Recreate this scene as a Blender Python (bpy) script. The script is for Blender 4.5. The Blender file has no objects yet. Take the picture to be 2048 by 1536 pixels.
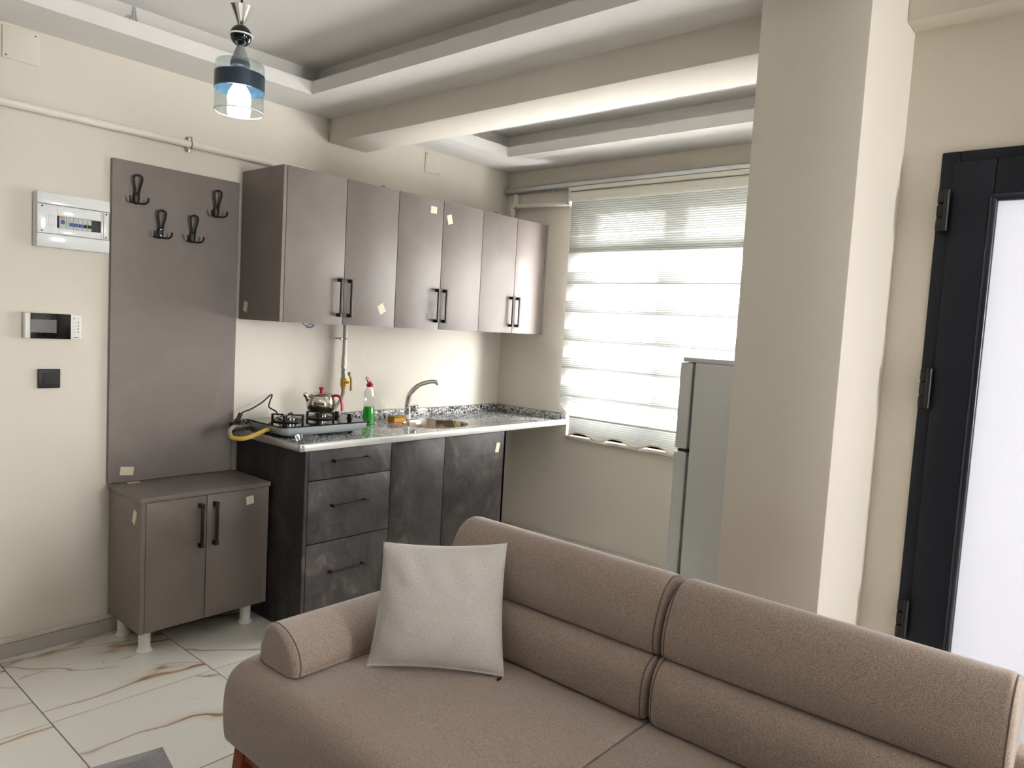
import bpy, bmesh, math, random
from mathutils import Vector, Matrix
random.seed(7)
S = bpy.context.scene
COL = S.collection

# ------------------------------------------------------------------ camera
def look(yaw, pitch, roll):
    y, p, r = map(math.radians, (yaw, pitch, roll))
    f = Vector((math.sin(-y)*math.cos(p), math.cos(-y)*math.cos(p), math.sin(p)))
    R = Vector((math.cos(-y), -math.sin(-y), 0)); U = R.cross(f)
    return Matrix((R*math.cos(r)+U*math.sin(r), U*math.cos(r)-R*math.sin(r), -f)).transposed()
cd = bpy.data.cameras.new('camera'); cam = bpy.data.objects.new('camera', cd); COL.objects.link(cam)
cam.matrix_world = Matrix.Translation((-3.7111, -3.3144, 1.422)) @ look(-49.3436, -4.3579, 3.2472).to_4x4()
cd.sensor_width = 36; cd.lens = 1457.61/2048*36; cd.clip_start = .02
S.camera = cam

# ------------------------------------------------------------------ sky, light, exposure
SKY = 68.0
w = bpy.data.worlds.new('sky'); S.world = w; w.use_nodes = True
bg = w.node_tree.nodes['Background']
bg.inputs[0].default_value = (1.0, 0.995, 0.995, 1); bg.inputs[1].default_value = SKY
S.view_settings.view_transform = 'Standard'; S.view_settings.look = 'None'
S.view_settings.exposure = 0.33; S.view_settings.gamma = 1; S.view_settings.use_curve_mapping = False
S.cycles.max_bounces = 8; S.cycles.diffuse_bounces = 4; S.cycles.transparent_max_bounces = 10
S.cycles.caustics_reflective = False; S.cycles.caustics_refractive = False
S.cycles.sample_clamp_indirect = 8; S.cycles.adaptive_threshold = .08; S.cycles.use_light_tree = False
def portal(name, loc, d, sx, sy):
    l = bpy.data.lights.new(name, 'AREA'); l.shape = 'RECTANGLE'; l.size = sx; l.size_y = sy
    l.cycles.is_portal = True
    o = bpy.data.objects.new(name, l); COL.objects.link(o); o.location = loc
    o.rotation_euler = Vector(d).to_track_quat('-Z', 'Y').to_euler()
    return o
# sky portals: they emit nothing, they only aim the sampling of the sky at the openings
portal('portal_kitchen', (.27, -1.33, 1.5), (-1, 0, 0), 1.46, 1.46)
portal('portal_balcony_door', (-.86, -3.24, 1.0), (-1, 0, 0), .95, 2.1)
portal('portal_side_window', (-.86, -4.45, 1.525), (-1, 0, 0), .7, 1.15)
portal('portal_back_window', (-1.55, -9.73, 1.4), (0, 1, 0), .8, 2.0)

# ------------------------------------------------------------------ materials
def lin(c):
    return tuple(((v/255)/12.92 if v/255 <= .04045 else ((v/255+.055)/1.055)**2.4) for v in c)
class N:
    def __init__(s, name):
        s.m = bpy.data.materials.new(name); s.m.use_nodes = True; s.t = s.m.node_tree
        s.b = s.t.nodes['Principled BSDF']; s.out = s.t.nodes['Material Output']
    def n(s, typ, **k):
        x = s.t.nodes.new('ShaderNode'+typ)
        for a, v in k.items():
            if a.startswith('i_'):
                key = a[2:]; key = int(key) if key.isdigit() else key.replace('_', ' ')
                x.inputs[key].default_value = v
            else: setattr(x, a, v)
        return x
    def l(s, a, b): s.t.links.new(a, b)
    def coords(s, kind='Object', scale=(1, 1, 1), rot=(0, 0, 0), randomize=False):
        tc = s.n('TexCoord'); mp = s.n('Mapping'); mp.inputs['Scale'].default_value = scale; mp.inputs['Rotation'].default_value = rot
        s.l(tc.outputs[kind], mp.inputs[0])
        if randomize:
            oi = s.n('ObjectInfo'); mu = s.n('VectorMath', operation='MULTIPLY'); cb = s.n('CombineXYZ')
            s.l(oi.outputs['Random'], cb.inputs[0]); s.l(oi.outputs['Random'], cb.inputs[1]); s.l(oi.outputs['Random'], cb.inputs[2])
            s.l(cb.outputs[0], mu.inputs[0]); mu.inputs[1].default_value = (37, 91, 53); s.l(mu.outputs[0], mp.inputs[1])
        return mp.outputs[0]
    def noise(s, v, scale, detail=3, rough=.5, dist=0):
        x = s.n('TexNoise'); s.l(v, x.inputs['Vector']); x.inputs['Scale'].default_value = scale
        x.inputs['Detail'].default_value = detail; x.inputs['Roughness'].default_value = rough; x.inputs['Distortion'].default_value = dist
        return x.outputs['Fac']
    def ramp(s, f, stops):
        r = s.n('ValToRGB'); e = r.color_ramp.elements
        while len(e) < len(stops): e.new(.5)
        for k, (p, c) in enumerate(stops):
            e[k].position = p; e[k].color = (*c, 1) if len(c) == 3 else c
        s.l(f, r.inputs[0]); return r.outputs[0]
    def mix(s, f, a, b, mode='MIX'):
        x = s.n('Mix', data_type='RGBA', blend_type=mode)
        if isinstance(f, (int, float)): x.inputs[0].default_value = f
        else: s.l(f, x.inputs[0])
        for k, v in ((6, a), (7, b)):
            if isinstance(v, tuple): x.inputs[k].default_value = (*v[:3], 1)
            else: s.l(v, x.inputs[k])
        return x.outputs[2]
    def math(s, op, a, b=0, c=None):
        x = s.n('Math', operation=op)
        for k, v in enumerate((a, b) if c is None else (a, b, c)):
            if isinstance(v, (int, float)): x.inputs[k].default_value = v
            else: s.l(v, x.inputs[k])
        return x.outputs[0]
    def base(s, c):
        if isinstance(c, tuple): s.b.inputs['Base Color'].default_value = (*c[:3], 1)
        else: s.l(c, s.b.inputs['Base Color'])
    def set(s, rough=.5, metal=0, **k):
        if isinstance(rough, (int, float)): s.b.inputs['Roughness'].default_value = rough
        else: s.l(rough, s.b.inputs['Roughness'])
        s.b.inputs['Metallic'].default_value = metal
        for a, v in k.items(): s.b.inputs[a.replace('_', ' ')].default_value = v
    def bump(s, h, strength=.2, dist=.01):
        x = s.n('Bump'); x.inputs['Strength'].default_value = strength; x.inputs['Distance'].default_value = dist
        s.l(h, x.inputs['Height']); s.l(x.outputs[0], s.b.inputs['Normal'])

def plain(name, rgb, rough=.5, metal=0, var=.06, scale=30, **k):
    a = N(name); c = lin(rgb); v = a.coords()
    f = a.noise(v, scale, 3)
    a.base(a.mix(f, tuple(x*(1-var) for x in c), tuple(min(1, x*(1+var)) for x in c)))
    a.set(rough, metal, **k); return a.m
def paint(name, rgb, rough=.75, lumps=.25):
    a = N(name); c = lin(rgb); v = a.coords('Object')
    f = a.noise(v, 1.7, 4, .6)
    a.base(a.mix(f, tuple(x*.95 for x in c), tuple(min(1, x*1.03) for x in c)))
    a.set(rough, 0, Specular_IOR_Level=.3)
    h = a.math('ADD', a.math('MULTIPLY', a.noise(v, 5, 3, .55, .6), 1.0), a.math('MULTIPLY', a.noise(v, 160, 2), .04))
    a.bump(h, lumps, .012); return a.m
M = {}
M['wall'] = paint('cream_wall_paint', (227, 220, 208))
M['wall_dark'] = paint('taupe_accent_paint', (96, 88, 80))  # dark tone given to the unseen walls to hold down bounced light
M['ceil'] = paint('white_ceiling_paint', (230, 228, 224), .85, .12)
M['grout'] = plain('grey_grout', (104, 99, 90), .9)
M['plaster'] = paint('rough_plaster_ridge', (212, 205, 194), .9, .9)

def marble(name, rnd, rot=.12, b0=(226, 223, 215), b1=(241, 239, 233), rough=.07):
    """white marble: long broken strands running one way, thinner branches crossing them"""
    a = N(name); v = a.coords('Object', (1, 1, 1), (0, 0, rot), rnd)
    def strands(ang, freq, warp, ws, seed, lo, hi, g0, g1):
        mp = a.n('Mapping'); mp.inputs['Rotation'].default_value = (0, 0, ang); mp.inputs['Location'].default_value = (seed, seed*1.7, 0); a.l(v, mp.inputs[0])
        sp = a.n('SeparateXYZ'); a.l(mp.outputs[0], sp.inputs[0])
        st = a.n('Mapping'); st.inputs['Scale'].default_value = (.55, 1.3, 1); a.l(mp.outputs[0], st.inputs[0])
        w = a.noise(st.outputs[0], ws, 4, .52, .15)
        u = a.math('ADD', a.math('MULTIPLY', sp.outputs[1], freq), a.math('MULTIPLY', w, warp))
        d = a.math('ABSOLUTE', a.math('SUBTRACT', a.math('FRACT', u), .5))
        gt = a.ramp(a.noise(st.outputs[0], 2.6, 2), [(g0, (0, 0, 0)), (g1, (1, 1, 1))])
        return a.math('MULTIPLY', a.ramp(d, [(lo, (1, 1, 1)), (hi, (0, 0, 0))]), gt), a.math('MULTIPLY', a.ramp(d, [(lo, (.6, .6, .6)), (hi*3.2, (0, 0, 0))]), gt)
    c1, h1 = strands(0, 2.2, 2.8, 1.5, 0, .006, .034, .38, .54)
    c2, h2 = strands(.5, 1.8, 2.4, 1.8, 5.3, .004, .020, .45, .58)
    c3, h3 = strands(-.35, 2.1, 3.0, 1.6, 11.1, .002, .010, .50, .64)
    tint = a.mix(a.ramp(a.noise(v, 7, 2), [(.4, (0, 0, 0)), (.62, (1, 1, 1))]), lin((126, 88, 66)), lin((176, 134, 82)))
    c = a.mix(a.noise(v, 2.2, 3), lin(b0), lin(b1))
    for h in (h1, h2): c = a.mix(a.math('MULTIPLY', h, .8), c, lin((204, 176, 144)))
    for k, f in ((c3, .45), (c2, .7), (c1, .85)): c = a.mix(a.math('MULTIPLY', k, f), c, tint)
    a.base(c); a.set(rough, 0, Specular_IOR_Level=.5); return a.m
M['marble'] = marble('marble_floor_tile', True)
M['marble_trim'] = marble('marble_skirting', True, .9, (178, 173, 167), (196, 192, 186), .25)  # base colour greyed to carry the shade low on the wall

def taupe(name, rgb, smear=.0):
    a = N(name); c = lin(rgb); v = a.coords()
    f = a.noise(v, 3.2, 5, .6, 1.2)
    sm = a.ramp(f, [(.42, (0, 0, 0)), (.62, (1, 1, 1))])
    a.base(a.mix(sm, tuple(x*.95 for x in c), tuple(x*1.045 for x in c)))
    a.set(a.math('MULTIPLY_ADD', sm, .07, .40), 0, Specular_IOR_Level=.34); return a.m
M['taupe'] = taupe('matt_taupe_laminate', (128, 119, 115))
M['taupe_edge'] = plain('taupe_edge_band', (148, 140, 132), .45)
def darkstone():
    a = N('dark_oxide_laminate'); v = a.coords('Object', (1, 1, .7))
    f = a.noise(v, 4.2, 8, .66, 1.6); g = a.noise(v, 13, 6, .65, 1.2); vz = a.coords('Object', (9, 9, 1.6)); h = a.noise(vz, 1.6, 5, .65, .6)
    c = a.ramp(f, [(.30, lin((38, 36, 36))), (.46, lin((56, 53, 52))), (.58, lin((68, 64, 62))), (.70, lin((98, 90, 85)))])
    c = a.mix(a.ramp(g, [(.48, (0, 0, 0)), (.7, (.6, .6, .6))]), c, lin((34, 32, 33)))
    c = a.mix(a.ramp(h, [(.52, (0, 0, 0)), (.78, (.3, .3, .3))]), c, lin((84, 76, 72)))
    a.base(c); a.set(.46, 0, Specular_IOR_Level=.32); a.bump(f, .1, .002); return a.m
M['dark'] = darkstone()
def granite():
    a = N('speckled_grey_granite'); v = a.coords()
    vo = a.n('TexVoronoi'); a.l(v, vo.inputs['Vector']); vo.inputs['Scale'].default_value = 120; vo.inputs['Randomness'].default_value = 1
    sep = a.n('SeparateColor'); a.l(vo.outputs['Color'], sep.inputs[0])
    c = a.ramp(sep.outputs[0], [(.0, lin((34, 34, 36))), (.24, lin((60, 61, 64))), (.3, lin((128, 129, 131))), (.62, lin((158, 158, 158))), (.68, lin((206, 205, 203))), (1, lin((222, 221, 219)))])
    n = a.noise(v, 260, 3); c = a.mix(a.ramp(n, [(.5, (0, 0, 0)), (.7, (.6, .6, .6))]), c, lin((70, 71, 74)))
    a.base(c); a.set(.06, 0, Specular_IOR_Level=.6); return a.m
M['granite'] = granite()
def fabric(name, dark, light, scale=420, bump=.35):
    a = N(name); v = a.coords(); f = a.noise(v, scale, 3, .7); g = a.noise(v, 3, 2)
    c = a.mix(a.ramp(f, [(.36, (0, 0, 0)), (.64, (1, 1, 1))]), lin(dark), lin(light))
    c = a.mix(a.math('MULTIPLY', g, .12), c, lin(dark)); a.base(c)
    a.set(.95, 0, Specular_IOR_Level=.15, Sheen_Weight=.45, Sheen_Roughness=.5); a.bump(f, bump, .0015); return a.m
M['sofa'] = fabric('taupe_sofa_fabric', (127, 109, 99), (184, 167, 155))
M['pillow'] = fabric('pale_grey_cushion_fabric', (172, 165, 160), (212, 206, 200), 480, .25)
M['piping'] = fabric('sofa_seam', (92, 78, 70), (118, 102, 92))
M['rug'] = fabric('grey_rug_pile', (92, 88, 92), (142, 137, 140), 260, .8)
def wood():
    a = N('reddish_beech_wood'); v = a.coords('Object', (1, 1, .15)); f = a.noise(v, 40, 4, .6, .5)
    a.base(a.mix(f, lin((112, 46, 22)), lin((158, 76, 38)))); a.set(.35); return a.m
M['wood'] = wood()
M['white_gloss'] = plain('glossy_white_plastic', (236, 238, 238), .18, var=.015)
M['white_plastic'] = plain('white_plastic', (238, 236, 228), .35, var=.02)
M['white_leg'] = plain('white_leg_plastic', (240, 238, 232), .4, var=.02)
M['pipe'] = plain('white_painted_pipe', (236, 231, 219), .4, var=.05)
M['black'] = plain('matt_black_metal', (15, 15, 16), .45, var=.1)
M['black_gloss'] = plain('black_glass', (10, 11, 13), .06, var=.05)
M['screen'] = plain('grey_display', (54, 54, 52), .25, var=.02)
M['anth'] = plain('anthracite_door_profile', (25, 30, 41), .5, var=.04, Specular_IOR_Level=.3)
M['anth_gloss'] = plain('glossy_anthracite_bead', (30, 36, 48), .22, var=.03)
M['rubber'] = plain('black_rubber', (18, 18, 19), .6)
M['alu'] = plain('brushed_aluminium', (205, 206, 206), .3, 1, .04)
M['trim_alu'] = plain('bright_aluminium_edge', (232, 233, 230), .34, .55, .02)
M['hob_silver'] = plain('silver_hob_paint', (196, 204, 208), .32, .35, .03)
M['ash'] = None
M['chrome'] = plain('polished_chrome', (225, 226, 228), .07, 1, .02)
M['steel'] = plain('polished_steel', (214, 206, 190), .1, 1, .03)
M['zinc'] = plain('zinc_clip', (176, 178, 176), .35, .9, .08)
M['red'] = plain('red_plastic', (176, 16, 34), .3, var=.03)
M['yellow'] = plain('yellow_paint', (214, 172, 30), .4, var=.05)
M['brass'] = plain('brass_fitting', (196, 150, 48), .3, .9, .05)
M['hose_yellow'] = plain('yellow_hose', (214, 184, 84), .45, var=.05)
M['hose_grey'] = plain('grey_beige_hose', (172, 164, 146), .5, var=.06)
M['blue'] = plain('blue_switch', (26, 82, 170), .35)
M['orange'] = plain('orange_button', (232, 120, 52), .4)
M['breaker'] = plain('pale_grey_breaker', (196, 200, 198), .4, var=.08, scale=220)
M['fridge'] = plain('white_enamel', (206, 208, 207), .3, var=.015)
M['gasket'] = plain('grey_gasket', (96, 100, 102), .6)
M['sponge_y'] = plain('yellow_sponge', (214, 150, 62), .95, var=.2, scale=200)
M['sponge_g'] = plain('tan_scourer', (150, 140, 78), .95, var=.25, scale=200)
M['tape'] = plain('cream_masking_tape', (226, 218, 196), .8, var=.05)
M['mark'] = plain('grey_print', (70, 72, 74), .6)
M['pvc'] = plain('white_window_profile', (214, 220, 228), .35, var=.02)
M['lamp_grey'] = plain('grey_lamp_cone', (150, 152, 152), .35, .4, .03)
M['cream_rail'] = plain('cream_blind_rail', (238, 235, 222), .4, var=.03)
M['cord_trim'] = plain('cream_hem_cord', (222, 204, 160), .85, var=.1, scale=200)
M['wire'] = plain('blue_wire', (110, 122, 170), .5)
M['wire_w'] = plain('white_wire', (205, 205, 210), .5)

def glass(name, rgb=(1, 1, 1), rough=0.0, ior=1.45):
    a = N(name); a.base(rgb); a.set(rough, 0, Transmission_Weight=1.0, IOR=ior); return a.m
M['glass'] = glass('clear_glass', (.97, .99, .985))
def thin_glass(name, tint, refl=.06, edge=0):
    """clear sheet: see-through face on, more mirror-like towards its edges"""
    a = N(name); t = a.n('BsdfTransparent'); g = a.n('BsdfGlossy'); mx = a.n('MixShader')
    t.inputs[0].default_value = (*tint, 1); g.inputs['Roughness'].default_value = .03
    v = a.coords(); f = a.math('MULTIPLY_ADD', a.noise(v, 2, 2), .02, refl)
    if edge:
        lw = a.n('LayerWeight'); lw.inputs[0].default_value = .35; f = a.math('ADD', f, a.math('MULTIPLY', lw.outputs['Facing'], edge))
    a.l(f, mx.inputs[0]); a.l(t.outputs[0], mx.inputs[1]); a.l(g.outputs[0], mx.inputs[2]); a.l(mx.outputs[0], a.out.inputs[0]); return a.m
M['pane'] = thin_glass('window_glass', (.97, .97, .965))
M['ash'] = thin_glass('pressed_clear_glass', (.86, .89, .88), .12, .6)
M['bottle'] = thin_glass('clear_bottle_plastic', (.93, .95, .94), .06, .35)
M['shade'] = thin_glass('clear_lamp_glass', (.95, .98, .98), .03, .3)
def liquid():
    a = N('green_soap'); a.base((.02, .72, .06)); a.set(.1, 0, Transmission_Weight=.55, IOR=1.34)
    v = a.coords(); f = a.noise(v, 8, 2); a.base(a.mix(f, (.015, .62, .05), (.03, .8, .07))); return a.m
M['liquid'] = liquid()
def cloth(name, transp, col, diff, stripes=0.0, period=.0125):
    """thin blind cloth: part see-through weave, part light-scattering thread, fine pleat lines"""
    a = N(name); tr = a.n('BsdfTransparent'); tl = a.n('BsdfTranslucent'); df = a.n('BsdfDiffuse'); m1 = a.n('MixShader'); m2 = a.n('MixShader')
    tl.inputs[0].default_value = (*col, 1); df.inputs[0].default_value = (*diff, 1)
    v = a.coords(); sp = a.n('SeparateXYZ'); a.l(v, sp.inputs[0])
    if stripes:
        fr = a.math('FRACT', a.math('DIVIDE', sp.outputs[2], period))
        ln = a.ramp(fr, [(.0, (1, 1, 1)), (.22, (1, 1, 1)), (.34, (0, 0, 0)), (.9, (0, 0, 0)), (1.0, (1, 1, 1))])
        a.l(a.mix(a.math('MULTIPLY', ln, stripes), tuple(col), tuple(x*.35 for x in col)), tl.inputs[0])
        a.l(a.mix(a.math('MULTIPLY', ln, stripes*.8), tuple(diff), tuple(x*.5 for x in diff)), df.inputs[0])
        a.l(a.math('MULTIPLY', a.math('SUBTRACT', 1, a.math('MULTIPLY', ln, .8)), transp), m2.inputs[0])
    else: m2.inputs[0].default_value = transp
    m1.inputs[0].default_value = .5
    a.l(tl.outputs[0], m1.inputs[1]); a.l(df.outputs[0], m1.inputs[2])
    a.l(m1.outputs[0], m2.inputs[1]); a.l(tr.outputs[0], m2.inputs[2]); a.l(m2.outputs[0], a.out.inputs[0]); return a.m
M['band'] = cloth('pleated_blind_band', .03, (.085, .088, .083), (.74, .73, .67), .75)
M['sheer'] = cloth('sheer_blind_net', .50, (.20, .205, .205), (.6, .62, .62))
def frosted(name, cols, see):
    a = N(name); tl = a.n('BsdfTranslucent'); tr = a.n('BsdfTransparent'); gl = a.n('BsdfGlossy'); m1 = a.n('MixShader'); m2 = a.n('MixShader')
    v = a.coords(); f = a.noise(v, 1.3, 2)
    a.l(a.mix(f, *cols), tl.inputs[0]); tr.inputs[0].default_value = (see, see, see*1.03, 1)
    gl.inputs['Roughness'].default_value = .2
    m1.inputs[0].default_value = .5; m2.inputs[0].default_value = .05
    a.l(tl.outputs[0], m1.inputs[1]); a.l(tr.outputs[0], m1.inputs[2]); a.l(m1.outputs[0], m2.inputs[1]); a.l(gl.outputs[0], m2.inputs[2])
    a.l(m2.outputs[0], a.out.inputs[0]); return a.m
M['frosted'] = frosted('frosted_door_glass', ((.154, .154, .159), (.162, .163, .170)), .108)
M['milky'] = frosted('milky_transom_glass', ((.82, .82, .79), (.88, .88, .85)), .26)
def emit(name, rgb, s):
    a = N(name); a.base(rgb); a.b.inputs['Emission Color'].default_value = (*rgb, 1); a.b.inputs['Emission Strength'].default_value = s
    return a.m
M['bulb'] = emit('lit_bulb', (.86, .96, 1.0), 60)
def bandmat():
    a = N('blue_black_shade_band'); v = a.coords('Object', (1, 1, 40)); f = a.noise(v, 9, 3)
    a.base(a.mix(f, lin((26, 40, 52)), lin((48, 66, 82)))); a.set(.25); return a.m
M['lampband'] = bandmat()

# ------------------------------------------------------------------ geometry helpers
ROOT = {}
class B:
    """collects shapes into one mesh"""
    def __init__(s): s.bm = bmesh.new()
    def box(s, x0, x1, y0, y1, z0, z1, bev=0, seg=2):
        x0, x1 = sorted((x0, x1)); y0, y1 = sorted((y0, y1)); z0, z1 = sorted((z0, z1))
        t = bmesh.new(); bmesh.ops.create_cube(t, size=1)
        for v in t.verts: v.co = Vector((x0+(v.co.x+.5)*(x1-x0), y0+(v.co.y+.5)*(y1-y0), z0+(v.co.z+.5)*(z1-z0)))
        if bev: bmesh.ops.bevel(t, geom=t.edges[:], offset=bev, segments=seg, profile=.5, affect='EDGES', clamp_overlap=True)
        s.add(t); return s
    def add(s, t, mtx=None):
        if mtx is not None: bmesh.ops.transform(t, matrix=mtx, verts=t.verts[:])
        me = bpy.data.meshes.new('tmp'); t.to_mesh(me); t.free(); s.bm.from_mesh(me); bpy.data.meshes.remove(me)
    def grid(s, rows, closed_u=False, closed_v=False, cap=False):
        """rows: list of rings (lists of points)"""
        vs = [[s.bm.verts.new(p) for p in r] for r in rows]; n = len(rows[0]); m = len(rows)
        for i in range(m if closed_v else m-1):
            for j in range(n if closed_u else n-1):
                a, b, c, d = vs[i][j], vs[i][(j+1) % n], vs[(i+1) % m][(j+1) % n], vs[(i+1) % m][j]
                try: s.bm.faces.new((a, b, c, d))
                except ValueError: pass
        if cap:
            s.bm.faces.new(vs[0][::-1]); s.bm.faces.new(vs[-1])
        return s
    def lathe(s, prof, c=(0, 0, 0), n=32, mtx=None, cap=True):
        t = B(); rows = []
        for r, z in prof: rows.append([Vector((r*math.cos(2*math.pi*k/n), r*math.sin(2*math.pi*k/n), z)) for k in range(n)])
        t.grid(rows, closed_u=True, cap=cap); m = Matrix.Translation(c)
        if mtx is not None: m = m @ mtx
        s.add(t.bm, m); return s
    def cyl(s, p, q, r, n=16, r2=None):
        p, q = Vector(p), Vector(q); d = q-p; L = d.length
        m = d.to_track_quat('Z', 'Y').to_matrix().to_4x4()
        return s.lathe([(r, 0), (r if r2 is None else r2, L)], p, n, m)
    def tube(s, pts, r, n=10, smooth=0, closed=False):
        P = [Vector(p) for p in pts]
        if smooth: P = spline(P, smooth, closed)
        rows = []; up = None
        for i, p in enumerate(P):
            a = P[i-1] if (i > 0 or closed) else p; b = P[(i+1) % len(P)] if (i < len(P)-1 or closed) else p
            t = (b-a).normalized()
            if up is None: up = t.orthogonal().normalized()
            up = (up-t*up.dot(t)).normalized(); sd = t.cross(up)
            rr = r[i*(len(r)-1)//max(1, len(P)-1)] if isinstance(r, (list, tuple)) else r
            rows.append([p+(up*math.cos(2*math.pi*k/n)+sd*math.sin(2*math.pi*k/n))*rr for k in range(n)])
        s.grid(rows, closed_u=True, closed_v=closed, cap=not closed); return s
    def prism(s, poly, axis, a, b, bev=0):
        """poly in the two axes other than `axis` (cyclic order kept), extruded from a to b"""
        def P(u, v, t): return {'x': (t, u, v), 'y': (u, t, v), 'z': (u, v, t)}[axis]
        t = bmesh.new(); A = [t.verts.new(P(u, v, a)) for u, v in poly]; C = [t.verts.new(P(u, v, b)) for u, v in poly]
        n = len(poly)
        t.faces.new(A[::-1]); t.faces.new(C)
        for k in range(n): t.faces.new((A[k], A[(k+1) % n], C[(k+1) % n], C[k]))
        if bev:
            bmesh.ops.recalc_face_normals(t, faces=t.faces[:])
            bmesh.ops.bevel(t, geom=t.edges[:], offset=bev, segments=2, profile=.5, affect='EDGES', clamp_overlap=True)
        s.add(t); return s
    def mesh(s, name, off=(0, 0, 0), angle=35):
        bmesh.ops.recalc_face_normals(s.bm, faces=s.bm.faces[:])
        bmesh.ops.translate(s.bm, verts=s.bm.verts[:], vec=-Vector(off))
        me = bpy.data.meshes.new(name); s.bm.to_mesh(me); s.bm.free()
        for p in me.polygons: p.use_smooth = True
        me.set_sharp_from_angle(angle=math.radians(angle)); return me
def spline(P, k, closed=False):
    n = len(P); out = []
    for i in range(n if closed else n-1):
        if closed: p0, p1, p2, p3 = P[i-1], P[i], P[(i+1) % n], P[(i+2) % n]
        else: p0, p1, p2, p3 = P[max(i-1, 0)], P[i], P[i+1], P[min(i+2, n-1)]
        for j in range(k):
            t = j/k
            out.append(.5*((2*p1)+(p2-p0)*t+(2*p0-5*p1+4*p2-p3)*t*t+(3*p1-p0-3*p2+p3)*t**3))
    if not closed: out.append(P[-1].copy())
    return out
def tag(o, label=None, cat=None, group=None, kind=None):
    for k, v in (('label', label), ('category', cat), ('group', group), ('kind', kind)):
        if v: o[k] = v
    return o
def thing(name, loc, label, cat, group=None):
    o = bpy.data.objects.new(name, None); o.empty_display_size = .05; COL.objects.link(o); o.location = loc
    ROOT[o] = Vector(loc); return tag(o, label, cat, group)
def part(name, b, mat, parent=None, label=None, angle=35):
    """one mesh object; built in world coordinates, kept relative to its thing's base"""
    off = ROOT[parent] if parent else Vector((0, 0, 0))
    o = bpy.data.objects.new(name, b.mesh(name, off, angle)); o.data.materials.append(M[mat]); COL.objects.link(o)
    if parent: o.parent = parent
    ROOT[o] = off
    if label: o['label'] = label
    return o
def inst(name, me, mat, parent, world, rot=(0, 0, 0), label=None):
    o = bpy.data.objects.new(name, me); COL.objects.link(o)
    if mat and not me.materials: me.materials.append(M[mat])
    o.parent = parent; o.location = Vector(world)-ROOT[parent]; o.rotation_euler = rot; ROOT[o] = Vector(world)
    if label: o['label'] = label
    return o
def lone(name, b, mat, base, label, cat, group=None, angle=35):
    o = bpy.data.objects.new(name, b.mesh(name, base, angle)); o.data.materials.append(M[mat]); COL.objects.link(o)
    o.location = base; ROOT[o] = Vector(base); return tag(o, label, cat, group)
def struct(name, b, mat, label=None, angle=35):
    o = part(name, b, mat, None, label, angle); o['kind'] = 'structure'; return o

# ================================================================== the room
HX = -7.5; HY = -9.5; ZC = 2.4524; ZL = 2.5124; ZT = 2.60; ZTOP = 2.8
KX = -1.55; KY0 = -2.358; KY1 = -2.672; WX = -1.09
struct('wall_far', B().box(HX-.2, .25, 0, .2, -.1, ZTOP), 'wall', 'cream painted wall behind the kitchen units')
WY0, WY1, WZ0, WZ1 = -.60, -2.06, .775, 2.235
struct('wall_right', B().box(0, .25, WY0, 0, -.1, ZTOP).box(0, .25, KY0, WY1, -.1, ZTOP).box(0, .25, WY1, WY0, -.1, WZ0).box(0, .25, WY1, WY0, WZ1, ZTOP), 'wall', 'cream wall with the blind-covered kitchen window')
struct('wall_column', B().box(KX, .25, KY1, KY0, -.1, ZTOP, .004, 2), 'wall', 'cream plastered pillar between kitchen and balcony door')
DY0, DY1, DZ = -2.785, -3.70, 2.042
VY0, VY1, VZ0, VZ1 = -4.1, -4.8, .95, 2.1
wb = B().box(WX, WX+.2, DY0, KY1, -.1, ZTOP).box(WX, WX+.2, DY1, DY0, DZ, ZTOP).box(WX, WX+.2, VY0, DY1, -.1, ZTOP)
wb.box(WX, WX+.2, VY1, VY0, -.1, VZ0).box(WX, WX+.2, VY1, VY0, VZ1, ZTOP).box(WX, WX+.2, HY-.2, VY1, -.1, ZTOP)
struct('wall_balcony', wb, 'wall', 'cream wall around the dark balcony door')
QX0, QX1, QZ0, QZ1 = -1.95, -1.15, .4, 2.4
wk = B().box(HX-.2, QX0, HY-.2, HY, -.1, ZTOP).box(QX1, WX+.2, HY-.2, HY, -.1, ZTOP).box(QX0, QX1, HY-.2, HY, -.1, QZ0).box(QX0, QX1, HY-.2, HY, QZ1, ZTOP)
struct('wall_back', wk, 'wall_dark', 'taupe painted wall behind the viewer')
struct('wall_left', B().box(HX-.2, HX, HY, 0, -.1, ZTOP), 'wall_dark', 'taupe painted wall at the far left of the room')

ce = struct('ceiling', B().box(HX-.2, .25, HY-.2, .2, ZT, ZTOP), 'ceil', 'white recessed tray ceiling')
def ring(b, X0, X1, Y0, Y1, ox0, ox1, oy0, oy1, z0, z1):
    b.box(X0, ox0, Y0, Y1, z0, z1).box(ox1, X1, Y0, Y1, z0, z1).box(ox0, ox1, Y0, oy0, z0, z1).box(ox0, ox1, oy1, Y1, z0, z1)
    return b
BX0, BX1, BZ = -1.4326, -1.19, 2.333
d = B(); ring(d, HX, -1.56, HY, 0, HX+.35, -1.727, HY+.35, -.284, ZC, ZL)
d.box(-1.56, BX0, KY0, 0, ZC, ZL)
part('tray_border', d, 'ceil', ce)
d = B(); ring(d, HX, -1.56, HY, 0, HX+.26, -1.640, HY+.26, -.190, ZL, ZT); d.box(-1.56, BX0, KY0, 0, ZL, ZT)
part('tray_riser', d, 'ceil', ce)
d = B(); ring(d, BX1, 0, KY0, 0, -.85, -.359, KY0+.30, -.300, ZC, ZL); part('tray_border', d, 'ceil', ce)
d = B(); ring(d, BX1, 0, KY0, 0, -.94, -.27, KY0+.21, -.21, ZL, ZT); part('tray_riser', d, 'ceil', ce)
part('beam', B().box(BX0, BX1, KY0, 0, BZ, ZT, .004), 'wall', ce, 'cream painted beam crossing above the kitchen')
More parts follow.
